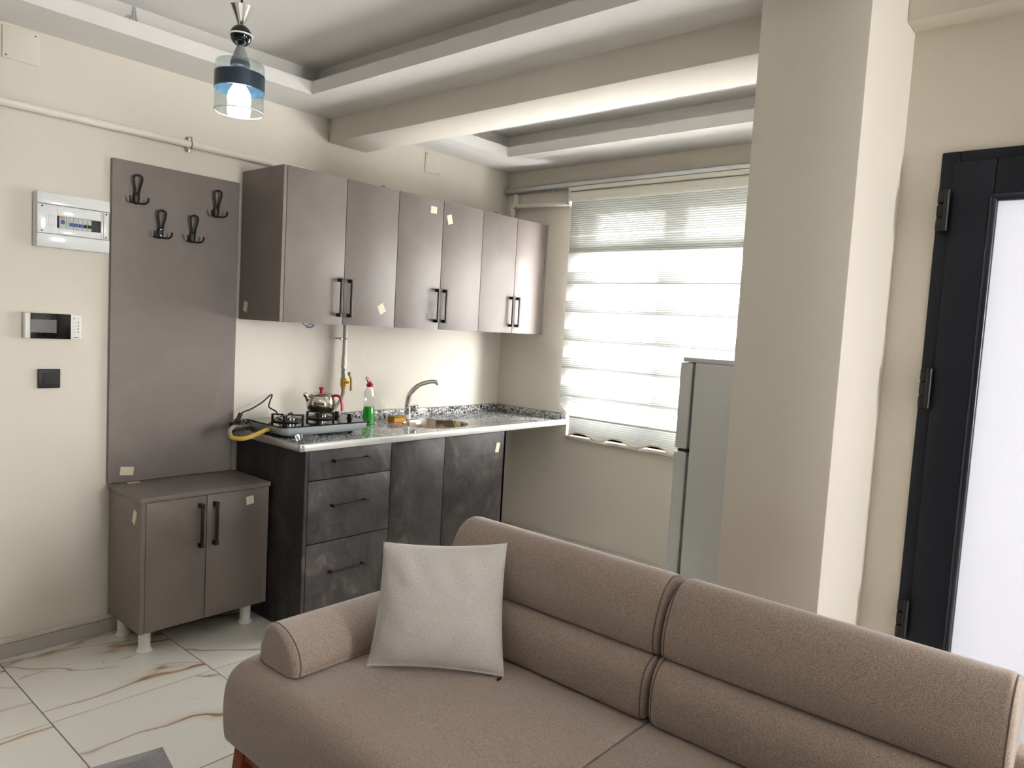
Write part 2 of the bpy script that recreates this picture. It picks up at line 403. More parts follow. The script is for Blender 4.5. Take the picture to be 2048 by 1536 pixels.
part('beam', B().box(WX-.105, WX, HY, KY1, 2.43, ZT, .004), 'wall', ce, 'cream beam above the balcony door')

# floor: slab of grout with one object for each tile
fl = struct('floor', B().box(HX-.2, .25, HY-.2, .2, -.1, -.003), 'grout', 'glossy white marble floor tiles with brown veins')
TX, TY = .572, .5785
tile = B().box(-TX/2+.0018, TX/2-.0018, -TY/2+.0026, TY/2-.0026, -.012, 0, .0010, 1).mesh('tile')
ix0, iy0 = -2.886, -.632
for i in range(-12, 6):
    for j in range(-17, 2):
        cx, cy = ix0+(i+.5)*TX, iy0+(j+.5)*TY
        x0, x1, y0, y1 = cx-TX/2, cx+TX/2, cy-TY/2, cy+TY/2
        if x0 >= 0 or x1 <= HX or y0 >= 0 or y1 <= HY: continue
        if x0 > WX and y1 < KY1: continue
        if x1 <= 0 and x0 >= HX and y1 <= 0 and y0 >= HY: inst('tile', tile, 'marble', fl, (cx, cy, 0))
        else:
            me = B().box(max(x0, HX)+.0015, min(x1, 0)-.0015, max(y0, HY)+.0026, min(y1, 0)-.0026, -.012, 0, .0010, 1).mesh('tile_cut', (cx, cy, 0))
            inst('tile', me, 'marble', fl, (cx, cy, 0))
# skirting of cut marble with a ridge of plaster along its top
def skirting(name, axis, a, b, wall, sgn, h, label):
    def bx(u0, u1, t, z0, z1, bev=.001):
        return B().box(u0, u1, wall, wall+sgn*t, z0, z1, bev, 1) if axis == 'x' else B().box(wall, wall+sgn*t, u0, u1, z0, z1, bev, 1)
    r = struct(name, bx(a, b, .013, h+.0005, h+.022, .006), 'plaster', label)
    n = max(1, round(abs(b-a)/.575)); st = (b-a)/n
    for k in range(n): part('skirting_tile', bx(a+k*st+.001, a+(k+1)*st-.001, .010, .001, h), 'marble_trim', r)
skirting('baseboard_far', 'x', HX, 0, 0, -1, .058, 'grey marble skirting below the cream wall')
skirting('baseboard_right', 'y', KY0, -.012, 0, -1, .088, 'marble skirting under the kitchen window wall')
skirting('baseboard_balcony', 'y', HY, DY1, WX, -1, .07, 'marble skirting beside the balcony door')

# ------------------------------------------------------------------ kitchen window, sill
win = struct('window_1', B().box(.08, .15, WY0, WY0-.065, WZ0, WZ1, .006).box(.08, .15, WY1, WY1+.065, WZ0, WZ1, .006).box(.08, .15, WY1+.065, WY0-.065, WZ0, WZ0+.075, .006).box(.08, .15, WY1+.065, WY0-.065, WZ1-.075, WZ1, .006).box(.08, .15, -1.275, -1.155, WZ0+.075, WZ1-.075, .006), 'pvc', 'white framed kitchen window behind the striped blind')
for y0, y1 in ((-.665, -1.155), (-1.275, -1.995)):
    s = part('sash', B().box(.085, .14, y0, y0-.022, .85, 1.995, .004).box(.085, .14, y1, y1+.022, .85, 1.995, .004).box(.085, .14, y1+.022, y0-.022, .85, .90, .004).box(.085, .14, y1+.022, y0-.022, 1.925, 1.995, .004), 'pvc', win)
    part('pane', B().box(.108, .114, y1+.02, y0-.02, .89, 1.93), 'pane', s)
    part('transom_pane', B().box(.108, .114, y1, y0, 2.0, 2.162), 'milky', win)
part('window_sill', B().box(-.032, .08, WY1, WY0-.012, .752, .775, .004), 'marble_trim', win)
f = B(); mid = (VY0+VY1)/2
for y0, y1, z0, z1 in ((VY0, VY0-.06, VZ0, VZ1), (VY1, VY1+.06, VZ0, VZ1), (mid-.035, mid+.035, VZ0, VZ1), (VY1, VY0, VZ0, VZ0+.06), (VY1, VY0, VZ1-.06, VZ1)): f.box(WX+.07, WX+.13, y0, y1, z0, z1, .004)
w2 = struct('window_2', f, 'pvc', 'white framed window beyond the balcony door')  # out of view, put in to light the room from the right
for y0, y1 in ((VY0-.06, mid+.035), (mid-.035, VY1+.06)): part('pane', B().box(WX+.097, WX+.103, y0, y1, VZ0+.06, VZ1-.06), 'pane', w2)
f = B(); mid = (QX0+QX1)/2
for x0, x1, z0, z1 in ((QX0, QX0+.05, QZ0, QZ1), (QX1-.05, QX1, QZ0, QZ1), (mid-.03, mid+.03, QZ0, QZ1), (QX0, QX1, QZ0, QZ0+.05), (QX0, QX1, QZ1-.05, QZ1)): f.box(x0, x1, HY-.13, HY-.07, z0, z1, .004)
w3 = struct('window_3', f, 'pvc', 'white framed window at the far end of the room')  # invented opening behind the viewer, sends daylight straight at the kitchen wall
for x0, x1 in ((QX0+.05, mid-.03), (mid+.03, QX1-.05)): part('pane', B().box(x0, x1, HY-.103, HY-.097, QZ0+.05, QZ1-.05), 'pane', w3)

# ------------------------------------------------------------------ balcony door
dr = struct('door_1', B().box(WX-.012, WX+.07, DY0, DY0-.052, 0, DZ, .004).box(WX-.012, WX+.07, DY1, DY1+.052, 0, DZ, .004).box(WX-.012, WX+.07, DY1+.052, DY0-.052, DZ-.045, DZ, .004), 'anth', 'dark anthracite balcony door with frosted glass')
lf = B(); LX0, LX1 = WX-.03, WX+.045; ly0, ly1 = DY0-.038, DY1+.038; PZ0, PZ1 = .12, 1.893
g0, g1 = ly0-.112, ly1+.112
lf.box(LX0, LX1, ly0, g0, .02, DZ-.035, .006).box(LX0, LX1, ly1, g1, .02, DZ-.035, .006).box(LX0, LX1, g1, g0, PZ1, DZ-.035, .006).box(LX0, LX1, g1, g0, .02, PZ0, .006)
leaf = part('door_leaf', lf, 'anth', dr)
bead = B()
for q in ((g0, PZ0, g0, PZ1), (g1, PZ0, g1, PZ1), (g0, PZ1, g1, PZ1), (g0, PZ0, g1, PZ0)):
    bead.cyl((LX0+.006, q[0], q[1]), (LX0+.006, q[2], q[3]), .013, 16)
part('glazing_bead', bead, 'anth_gloss', leaf)
part('pane', B().box(WX+.0, WX+.008, g1, g0, PZ0, PZ1), 'frosted', leaf, 'milky frosted glass pane')
for z in (.565, 1.309, 1.858):
    h = B()
    for k in range(3): h.box(LX0-.018, LX0+.004, DY0-.006, DY0-.034, z-.062+k*.043, z-.062+k*.043+.036, .003)
    h.cyl((LX0-.012, DY0-.03, z-.062), (LX0-.012, DY0-.03, z+.062), .009, 12)
    part('hinge', h, 'black', dr)
part('door_handle', B().box(LX0-.012, LX0, ly1+.035, ly1+.065, .95, 1.13, .004).box(LX0-.05, LX0-.01, ly1+.042, ly1+.058, 1.05, 1.066, .003).box(LX0-.055, LX0-.04, ly1+.042, ly1+.17, 1.05, 1.068, .005), 'black', leaf)

# ================================================================== furniture
# --- handles (one mesh each kind, shared)
def bar_handle(L, vertical, t=.011, stand=.03, bd=.009):
    b = B()
    if vertical:
        b.box(-t/2, t/2, -stand, -stand+bd, -L/2, L/2, .0015)
        for s in (-1, 1): b.box(-t*.62, t*.62, -stand-.0005, 0, s*L/2-s*.016, s*L/2+s*.001, .0015)
    else:
        b.box(-L/2, L/2, -stand, -stand+bd, -t/2, t/2, .0015)
        for s in (-1, 1): b.box(s*L/2-s*.014, s*L/2+s*.001, -stand-.0005, 0, -t*.62, t*.62, .0015)
    return b
H_UP = bar_handle(.182, True).mesh('upper_handle'); H_SH = bar_handle(.186, True, .013).mesh('shoe_handle'); H_DR = bar_handle(.196, False, .009, .034).mesh('drawer_handle')
def tape(parent, c, u, v, w, h, rot, normal):
    """a scrap of masking tape lying on a face; u,v span the face"""
    c, u, v, n = Vector(c), Vector(u), Vector(v), Vector(normal); b = B(); t = bmesh.new()
    cs, sn = math.cos(rot), math.sin(rot); pts = []
    for a, e in ((-1, -1), (1, -.92), (.96, 1), (-1.03, .95)):
        pu, pv = a*w/2, e*h/2; pts.append(c+u*(pu*cs-pv*sn)+v*(pu*sn+pv*cs))
    A = [t.verts.new(p+n*.0003) for p in pts]; C = [t.verts.new(p+n*.0011) for p in pts]
    t.faces.new(A[::-1]); t.faces.new(C)
    for k in range(4): t.faces.new((A[k], A[(k+1) % 4], C[(k+1) % 4], C[k]))
    b.add(t); part('tape_piece', b, 'tape', parent, 'torn scrap of cream masking tape')
X, Y, Z = Vector((1, 0, 0)), Vector((0, 1, 0)), Vector((0, 0, 1))

# --- wall cabinets
ZU0, ZU1, YU = 1.3924, 2.0918, -.3605
def wall_cab(x0, x1, split, label, pl, pr):
    t = thing('wall_cabinet', (x0, 0, ZU0), label, 'cabinet', 'taupe wall cabinets above the worktop')
    b = B().box(x0+.001, x0+.018, -.341 if not pl else YU, -.003, ZU0, ZU1, .0008, 1).box(x1-.018, x1-.001, -.341 if not pr else YU, -.003, ZU0, ZU1, .0008, 1)
    b.box(x0+.018, x1-.018, -.341, -.003, ZU0+.004, ZU0+.022).box(x0+.018, x1-.018, -.341, -.003, ZU1-.02, ZU1-.002).box(x0+.018, x1-.018, -.012, -.004, ZU0+.022, ZU1-.02)
    part('body', b, 'taupe', t)
    for a, c, hx in ((x0+(.0205 if pl else .0015), split-.0015, split-.031), (split+.0015, x1-(.0205 if pr else .0015), split+.029)):
        dd = part('door', B().box(a, c, YU, -.3425, ZU0, ZU1, .0012, 2), 'taupe', t)
        inst('handle', H_UP, 'black', dd, (hx, YU, 1.522))
    return t
u1 = wall_cab(-1.9056, -1.2377, -1.5617, 'taupe two-door wall cabinet above the gas hob, nearest the coat panel', True, False)
u2 = wall_cab(-1.2377, -.605, -.9237, 'middle taupe two-door wall cabinet, above the tap', False, False)
u3 = wall_cab(-.605, -.0015, -.3018, 'taupe two-door wall cabinet in the corner beside the window', False, True)
tape(u1, (-1.9046, -.063, 1.454), Y, Z, .035, .05, .25, -X)
tape(u1, (-1.326, YU, 1.483), X, Z, .042, .05, .5, -Y)
tape(u2, (-.997, YU, 2.033), X, Z, .044, .038, -.02, -Y)
tape(u2, (-.875, YU, 2.0), X, Z, .036, .052, .3, -Y)
for xx, u in ((-1.258, u1), (-.384, u3)):
    part('hanging_bracket', B().box(xx-.012, xx+.012, -.29, -.21, ZU1-.002, ZU1+.012, .003).tube([(xx-.012, -.25, ZU1+.005), (xx-.006, -.25, ZU1+.03), (xx+.008, -.25, ZU1+.026), (xx+.016, -.25, ZU1+.004)], .005, 8, 4), 'zinc', u)

# --- base units
ZB = .8395; YB = -.600
t = thing('drawer_cabinet', (-1.9028, 0, 0), 'dark stone-patterned base unit with three drawers', 'cabinet')
b = B().box(-1.9028, -1.885, YB, -.016, 0, ZB, .0008, 1).box(-1.4375, -1.4203, -.58, -.016, 0, ZB).box(-1.885, -1.4375, -.02, -.014, .1, ZB).box(-1.885, -1.4375, -.58, -.02, .1, .118).box(-1.885, -1.4375, -.58, -.02, ZB-.018, ZB)
part('body', b, 'dark', t)
part('plinth', B().box(-1.884, -1.4215, -.562, -.546, .001, .099), 'dark', t)
for z0, z1, hz in ((.7025, .8355, .782), (.4145, .6985, .578), (.108, .4105, .272)):
    d = part('drawer', B().box(-1.8825, -1.4215, YB, -.5815, z0, z1, .0012, 2), 'dark', t)
    inst('handle', H_DR, 'black', d, (-1.666, YB, hz))
t = thing('sink_cabinet', (-1.42, 0, 0), 'dark stone-patterned two-door base unit under the sink', 'cabinet')
b = B().box(-1.4195, -1.4025, -.58, -.016, 0, ZB).box(-.5935, -.5755, YB, -.016, 0, ZB, .0008, 1).box(-1.4025, -.5935, -.02, -.014, .1, ZB).box(-1.4025, -.5935, -.58, -.02, .1, .118)
part('body', b, 'dark', t); part('plinth', B().box(-1.418, -.595, -.562, -.546, .001, .099), 'dark', t)
for a, c in ((-1.418, -1.061), (-1.058, -.577)): part('door', B().box(a, c, YB, -.5815, .108, .8355, .0012, 2), 'dark', t)
tape(t, (-.645, YB, .745), X, Z, .03, .058, -.25, -Y)

# --- worktop
ZW = .8605; SX, SY, SRX, SRY = -.885, -.335, .205, .165
wt = thing('worktop', (-1.934, 0, ZB), 'speckled grey granite worktop with bright aluminium front edge', 'worktop')
sl = bmesh.new()
def loop(pts):
    vs = [sl.verts.new(p) for p in pts]; return [sl.edges.new((vs[k], vs[(k+1) % len(vs)])) for k in range(len(vs))]
rect = [(-1.93, -.604, ZW), (-.001, -.604, ZW), (-.001, -.001, ZW), (-1.93, -.001, ZW)]
es = loop(rect)+loop([(SX+SRX*math.cos(2*math.pi*k/40), SY+SRY*math.sin(2*math.pi*k/40), ZW) for k in range(40)])
r_ = bmesh.ops.triangle_fill(sl, edges=es, use_beauty=True)
ext = bmesh.ops.extrude_face_region(sl, geom=sl.faces[:])
bmesh.ops.translate(sl, verts=[v for v in ext['geom'] if isinstance(v, bmesh.types.BMVert)], vec=(0, 0, -(ZW-ZB-.0005)))
b = B(); b.add(sl); part('slab', b, 'granite', wt)
part('front_edge', B().prism([(-.616, ZB), (-.616, .867), (-.612, .872), (-.6045, .872), (-.6045, ZB)], 'x', -1.918, -.001, .0015), 'trim_alu', wt, 'bright aluminium edge strip')
part('side_edge', B().prism([(-1.941, ZB), (-1.941, .867), (-1.938, .872), (-1.9305, .872), (-1.9305, ZB)], 'y', -.60, -.001, .0015), 'alu', wt)
part('corner_cap', B().box(-1.943, -1.918, -.618, -.598, ZB-.001, .8735, .005, 3), 'alu', wt)
part('upstand', B().box(-1.93, -.021, -.02, -.001, ZW, .905, .002), 'granite', wt)
part('upstand', B().box(-.02, -.001, -.604, -.001, ZW, .902, .002), 'granite', wt)
part('sealant', B().box(-1.6, -.003, -.008, -.0005, .905, .912, .003).box(-.008, -.0005, -.55, -.008, .902, .910, .003), 'plaster', wt)
b = B(); rows = []
for k, (s_, z) in enumerate([(1.02, 0), (.995, .001), (.985, -.01), (.95, -.09), (.86, -.135), (.5, -.15), (.12, -.152)]):
    rows.append([Vector((SX+SRX*s_*math.cos(2*math.pi*j/40), SY+SRY*s_*math.sin(2*math.pi*j/40), ZW+.001+z)) for j in range(40)])
b.grid(rows, closed_u=True)
sk = thing('sink', (SX, SY, ZW-.15), 'round stainless steel sink bowl set in the worktop', 'sink')
part('bowl', b, 'steel', sk); part('drain', B().lathe([(.001, .006), (.026, .006), (.03, .002), (.03, 0)], (SX, SY, ZW-.151), 20), 'chrome', sk)

# --- tap
tp = thing('tap', (-.93, -.145, ZW), 'chrome kitchen tap with high curved spout', 'tap')
part('base', B().lathe([(.027, 0), (.027, .008), (.022, .014), (.019, .05), (.021, .07), (.018, .078)], (-.93, -.145, ZW), 24), 'chrome', tp)
part('spout', B().tube([(-.93, -.145, ZW+.06), (-.935, -.147, .96), (-.925, -.155, 1.015), (-.885, -.175, 1.062), (-.83, -.20, 1.084), (-.79, -.218, 1.086), (-.776, -.225, 1.072)], [.0155, .015, .0135, .0125, .012, .012, .0125], 14, 6), 'chrome', tp)
lv = part('lever', B().tube([(-.925, -.15, .932), (-.905, -.165, .94), (-.882, -.18, .945)], .008, 10, 4).lathe([(.019, 0), (.021, .01), (.019, .03), (.01, .036)], (-.898, -.165, .915), 18), 'chrome', tp)

# --- shoe cabinet + coat panel
sx0, sx1, ys, zs0, zs1 = -2.490, -1.915, -.345, .0945, .6595
t = thing('shoe_cabinet', (sx0, -.02, 0), 'low taupe shoe cabinet with two doors on white legs', 'cabinet')
b = B().box(sx0+.006, sx0+.024, ys+.0, -.02, zs0, zs1-.02, .0008, 1).box(sx1-.024, sx1-.006, ys+.019, -.02, zs0, zs1-.02, .0008, 1).box(sx0+.024, sx1-.024, ys+.019, -.02, zs0, zs0+.018).box(sx0+.024, sx1-.024, -.03, -.022, zs0+.018, zs1-.02)
part('body', b, 'taupe', t)
part('top', B().box(sx0, sx1, ys-.006, -.0195, zs1-.0195, zs1, .0012, 2), 'taupe', t)
xm = -2.2125
for a, c, hx in ((sx0+.0255, xm-.0015, xm-.03), (xm+.0015, sx1-.005, xm+.034)):
    d = part('door', B().box(a, c, ys, ys+.0175, zs0+.001, zs1-.0225, .0012, 2), 'taupe', t); inst('handle', H_SH, 'black', d, (hx, ys, .512))
lg = B(); n = 48; rows = []
for r, z in ((.031, 0), (.032, .004), (.027, .011), (.024, .018)): rows.append([Vector((r*math.cos(2*math.pi*k/n), r*math.sin(2*math.pi*k/n), z)) for k in range(n)])
for z in (.02, .0943): rows.append([Vector(((.0235-.0012*(k % 3 == 0))*math.cos(2*math.pi*k/n), (.0235-.0012*(k % 3 == 0))*math.sin(2*math.pi*k/n), z)) for k in range(n)])
lg.grid(rows, closed_u=True, cap=True); LEG = lg.mesh('leg')
for x, y in ((sx0+.05, ys+.055), (sx1-.075, ys+.055), (sx0+.05, -.075), (sx1-.075, -.075)): inst('leg', LEG, 'white_leg', t, (x, y, 0))
tape(t, (-2.395, -.045, zs1), X, Y, .05, .03, -.1, Z); tape(t, (sx0+.006, -.281, .571), Y, Z, .03, .06, .35, -X); tape(t, (-2.013, ys, .587), X, Z, .036, .038, .08, -Y)
cr = thing('coat_rack', (-2.49, 0, .6595), 'tall taupe coat panel with four black double hooks', 'coat rack')
pn = part('panel', B().box(-2.490, -1.926, -.0185, -.0005, .6600, 2.0333, .001, 1), 'taupe', cr)
tape(cr, (-2.413, -.0186, .708), X, Z, .056, .038, -.12, -Y)
def hook_mesh():
    b = B()
    b.tube([(-.008, -.010, .0), (-.009, -.014, .028), (-.0165, -.020, .066), (-.015, -.022, .082), (0, -.023, .089), (.015, -.022, .082), (.0165, -.020, .066), (.009, -.014, .028), (.008, -.010, .0)], .0043, 8, 5)
    rows = []
    for f, y in ((1, 0), (1, -.005), (.8, -.012), (.35, -.0155)): rows.append([Vector((f*.0145*math.cos(2*math.pi*k/24), y, -.006+f*.027*math.sin(2*math.pi*k/24))) for k in range(24)])
    b.grid(rows, closed_u=True, cap=True)
    for s in (-1, 1): b.tube([(s*.006, -.008, -.026), (s*.018, -.016, -.028), (s*.030, -.028, -.026), (s*.036, -.036, -.016), (s*.037, -.038, -.002)], .0042, 8, 5)
    return b.mesh('hook')
HK = hook_mesh()
for k, (x, z) in enumerate(((-2.395, 1.889), (-2.293, 1.757), (-2.150, 1.757), (-2.042, 1.886))):
    h = inst('hook', HK, 'black', cr, (x, -.0185, z))
    if k == 1:
        for dz in (.008, -.018):
            o = part('screw', B().lathe([(.0038, 0), (.0038, .002), (.002, .003)], (x, -.031, z+dz), 12, Matrix.Rotation(math.radians(90), 4, 'X')), 'white_plastic', None); o.parent = h
            o.data.transform(Matrix.Translation(-ROOT[h]))

# --- fridge
FX0, FX1, FY0, FY1, FZ = -.62, -.075, -1.688, -2.30, 1.325
t = thing('fridge', (FX0, FY0, 0), 'white two-door fridge freezer half hidden behind the pillar', 'fridge')
part('body', B().box(FX0, FX1, FY1, FY0-.075, .03, FZ-.012, .006), 'fridge', t)
part('lid', B().box(FX0-.001, FX1, FY1, FY0-.012, FZ-.012, FZ+.010, .004), 'fridge', t)
part('door', B().box(FX0, FX1, FY0-.062, FY0, .907, FZ-.014, .008, 3), 'fridge', t, 'freezer door')
ld = part('door', B().box(FX0, FX1, FY0-.062, FY0, .05, .893, .008, 3), 'fridge', t)
part('grip_strip', B().box(FX0-.001, FX1, FY0-.05, FY0+.003, .835, .89, .004), 'fridge', ld)
part('gasket', B().box(FX0+.006, FX1-.006, FY0-.0755, FY0-.0615, .92, FZ-.03).box(FX0+.006, FX1-.006, FY0-.0755, FY0-.0615, .06, .88), 'gasket', t)
part('hinge', B().box(FX0+.004, FX0+.05, FY0-.07, FY0-.015, .8945, .9055, .002), 'black', t)
for x in (FX0+.05, FX1-.05):
    for y in (FY0-.12, FY1+.06): part('foot', B().lathe([(.02, 0), (.02, .01), (.014, .012), (.014, .0295)], (x, y, 0), 16), 'black', t)

# ------------------------------------------------------------------ sofa
def rbox(x0, x1, y0, y1, z0, z1, r, n=6, crown=0, ny=10, nx=10):
    """soft upholstered block"""
    t = bmesh.new(); bmesh.ops.create_cube(t, size=1)
    for v in t.verts: v.co = Vector((x0+(v.co.x+.5)*(x1-x0), y0+(v.co.y+.5)*(y1-y0), z0+(v.co.z+.5)*(z1-z0)))
    bmesh.ops.bevel(t, geom=t.edges[:], offset=r, segments=n, profile=.5, affect='EDGES', clamp_overlap=True)
    if crown:
        bmesh.ops.subdivide_edges(t, edges=[e for e in t.edges if e.calc_length() > .2], cuts=8, use_grid_fill=True)
        for v in t.verts:
            u = (v.co.x-x0)/(x1-x0)*2-1; w_ = (v.co.y-y0)/(y1-y0)*2-1
            if v.co.z > (z0+z1)/2: v.co.z += crown*max(0, 1-u*u)*max(0, 1-w_*w_)
    return t
sf = thing('sofa', (-2.69, -1.41, 0), 'taupe fabric two-seat sofa with low rolled arms and wooden legs', 'sofa')
SZ = .425; SPL = -2.431
for y0, y1 in ((SPL+.0015, -1.405), (-3.36, SPL-.0015)):
    b = B(); r = .05; prof = []
    # front to back section of the seat: rounded front edge
    sec = [(-2.665, .192), (-2.683, .197), (-2.692, .215), (-2.697, .28), (-2.694, .34), (-2.682, .385), (-2.655, .412), (-2.61, .423), (-2.5, .427), (-2.3, .428), (-2.1, .426), (-1.97, .42), (-1.955, .40), (-1.955, .21), (-1.97, .192), (-2.05, .19), (-2.2, .19), (-2.35, .19), (-2.5, .19), (-2.62, .19)]
    P = spline([Vector((x, 0, z)) for x, z in sec], 3, True); cx, cz = -2.32, .30; rows = []
    yy = []; L = y1-y0; er = .03
    for k in range(7): a = k/6*math.pi/2; yy.append((y0+er*(1-math.sin(a)) if False else y0+er*(1-math.cos(math.pi/2-a)) if False else y0+er*(1-math.sin(a)), er*(1-math.cos(a))))
    ends = [(er*(1-math.sin(a)), er*(1-math.cos(a))) for a in [k/6*math.pi/2 for k in range(7)]]
    st = [(y0+e, d_) for e, d_ in sorted(ends)] + [(y1-e, d_) for e, d_ in sorted(ends, reverse=True)]
    st = [(y0+er*(1-math.cos(a)), er*(1-math.sin(a))) for a in [k/6*math.pi/2 for k in range(7)]]
    st += [(y1-(s_-y0), d_) for s_, d_ in reversed(st)]
    if y1 > -1.5: st = [(y0+.006*(1-math.cos(a)), .006*(1-math.sin(a))) for a in [k/3*math.pi/2 for k in range(4)]] + st[7:]
    else: st = st[:7] + [(y1-.006*(1-math.cos(a)), .006*(1-math.sin(a))) for a in [k/3*math.pi/2 for k in range(3, -1, -1)]]
    for yv, ins in st:
        ring_ = []
        for p in P:
            q = Vector((p.x, yv, p.z)); dx, dz = q.x-cx, q.z-cz
            q.x -= math.copysign(min(ins, abs(dx)), dx)*(abs(dx) > .3); q.z -= math.copysign(min(ins, abs(dz)), dz)*(abs(dz) > .07); ring_.append(q)
        rows.append(ring_)
    b.grid(rows, closed_u=True, cap=True); part('seat', b, 'sofa', sf, None, 50)
# back cushions, two lobes with a crease
sec = [(-2.060, .428), (-2.088, .437), (-2.098, .475), (-2.096, .53), (-2.078, .566), (-2.054, .583), (-2.031, .590), (-2.043, .597), (-2.050, .618), (-2.051, .66), (-2.034, .715), (-2.012, .755), (-1.978, .783), (-1.94, .787), (-1.90, .765), (-1.878, .70), (-1.87, .60), (-1.885, .50), (-1.91, .44), (-1.95, .428)]
P = spline([Vector((x, 0, z)) for x, z in sec], 5, True)
def back_cushion(y0, y1, er0, er1):
    b = B(); rows = []
    st = [(y0+er0*(1-math.cos(a)), 1-math.sin(a), er0) for a in [k/8*math.pi/2 for k in range(9)]]
    st += [(y1-er1*(1-math.cos(a)), 1-math.sin(a), er1) for a in [k/8*math.pi/2 for k in range(8, -1, -1)]]
    seam = []
    for yv, f, er in st:
        rr = []
        for p in P:
            # inset towards a spine running up the middle of the cushion
            spx = -2.0+(p.z-.43)/.35*.06; top = max(0, (p.z-.70)/.087)
            q = Vector((p.x, yv, p.z)); q.x += (spx-p.x)*min(.85, f*er/.12); q.z -= f*er*(.25+1.25*top) if p.z > .6 else 0; q.z += f*er*.5*max(0, (.47-p.z)/.05)
            rr.append(q)
        rows.append(rr)
    b.grid(rows, closed_u=True, cap=True)
    o = part('back_cushion', b, 'sofa', sf, None, 60)
    for e in (5, len(rows)-6): part('seam', B().tube([q+Vector((0, 0, 0)) for q in rows[e]], .0022, 6, 0, True), 'piping', o)
back_cushion(SPL-.002+.004, -1.628, .022, .055)
back_cushion(-3.195, SPL-.004, .022, .035)
part('back_frame', B().box(-1.952, -1.86, -3.37, -1.50, .20, .62, .02, 3), 'sofa', sf)
# arms
def arm(y_out, s):
    b = B(); x0, x1 = -2.612, -1.94
    sec = [(0, .4285), (.165, .4285), (.180, .438), (.184, .462), (.174, .492), (.150, .520), (.112, .541), (.070, .549), (.032, .540), (.008, .515), (-.006, .475), (-.008, .445)]
    P_ = spline([Vector((0, u, z)) for u, z in sec], 4, True); rows = []
    for k in range(9):
        a = k/8*math.pi/2; ins = .024*(1-math.sin(a)); f = ins/.07
        rows.append([Vector((x0+.022*(1-math.cos(a)), y_out-s*(p.y+(.088-p.y)*f), p.z+(.47-p.z)*f*.6*(p.z > .44))) for p in P_])
    rows.append([Vector((x1, y_out-s*p.y, p.z)) for p in P_])
    b.grid(rows, closed_u=True, cap=True); o = part('arm', b, 'sofa', sf, None, 60)
    part('seam', B().tube(rows[8], .0022, 6, 0, True), 'piping', o)
arm(-1.462, 1); arm(-3.31, -1)
part('rail', B().box(-2.665, -2.635, -3.30, -1.47, .155, .1915, .004).box(-2.0, -1.97, -3.30, -1.47, .155, .1915, .004).box(-2.635, -2.0, -1.50, -1.47, .155, .1915, .004).box(-2.635, -2.0, -3.30, -3.27, .155, .1915, .004), 'wood', sf)
for x, dx in ((-2.645, -.03), (-1.985, .03)):
    for y, dy in ((-1.475, .02), (-3.295, -.02)):
        b = B(); rows = []
        for z, hw, f in ((0, .013, 1), (.1, .019, .45), (.19, .024, 0)): rows.append([Vector((x+dx*f+a*hw, y+dy*f+c*hw, z)) for a, c in ((-1, -1), (1, -1), (1, 1), (-1, 1))])
        b.grid(rows, closed_u=True, cap=True); part('leg', b, 'wood', sf)
part('brace', B().box(-2.64, -2.615, -1.62, -1.49, .1, .125, .003), 'wood', sf)

# --- cushion
def cushion():
    TL, TR, BL, BR = Vector((-2.362, -1.695, .782)), Vector((-2.058, -1.912, .772)), Vector((-2.428, -1.725, .442)), Vector((-2.178, -2.03, .436))
    nrm = (BR-BL).cross(TL-BL).normalized()
    if nrm.dot(Vector((-1, -1, 0))) < 0: nrm = -nrm
    K = 36; b = B(); random.seed(3)
    def shape(side):
        rows = []
        for i in range(K+1):
            v = i/K; r = []
            for j in range(K+1):
                u = j/K; a, c = 2*u-1, 2*v-1
                uu = .5+.5*a*(1-.055*(1-c*c)); vv = .5+.5*c*(1-.06*(1-a*a))
                p = BL.lerp(BR, uu).lerp(TL.lerp(TR, uu), vv)
                th = max(0, (1-abs(a)**2.6)*(1-abs(c)**2.6))**.62
                wr = .0035*math.sin(13*a+5*c*c+side)*max(0, abs(c)-.25)*(1-abs(c))*4+.003*math.sin(9*c+7*a)*max(0, abs(a)-.4)*(1-abs(a))*5
                r.append(p+nrm*side*(.058*th+wr*(th > 0))-nrm*.012)
            rows.append(r)
        return rows
    b.grid(shape(1)); b.grid(shape(-1)); bmesh.ops.remove_doubles(b.bm, verts=b.bm.verts[:], dist=.0004)
    t = thing('cushion', (-2.3, -1.88, .43), 'pale grey square cushion leaning in the sofa corner', 'cushion')
    part('cover', b, 'pillow', t, None, 80)
    e = shape(1); hem = [e[0][j]-nrm*0 for j in range(0, K+1)]
    part('hem', B().tube([p+Vector((0, 0, -.001)) for p in hem], .004, 8), 'pillow', t)
    part('care_label', B().box(-2.200, -2.184, -2.026, -2.022, .429, .437, .0005), 'rubber', t)
cushion()

# --- rug
u, v = Vector((-.983, .184, 0)), Vector((-.184, -.983, 0)); c0 = Vector((-2.684, -1.022, 0)); b = B(); rows = []
NU, NV = 30, 50
for i in range(NV+1):
    rows.append([c0+u*(2.0*j/NU)+v*(2.9*i/NV)+Vector((0, 0, .0085+.0015*random.random() if 0 < i < NV and 0 < j < NU else .0005)) for j in range(NU+1)])
b.grid(rows)
rg = lone('rug', b, 'rug', (-3.15, -1.5, 0), 'dark grey rug corner on the marble floor in front of the sofa', 'rug')
md = rg.modifiers.new('thickness', 'SOLIDIFY'); md.thickness = .0004; md.offset = -1

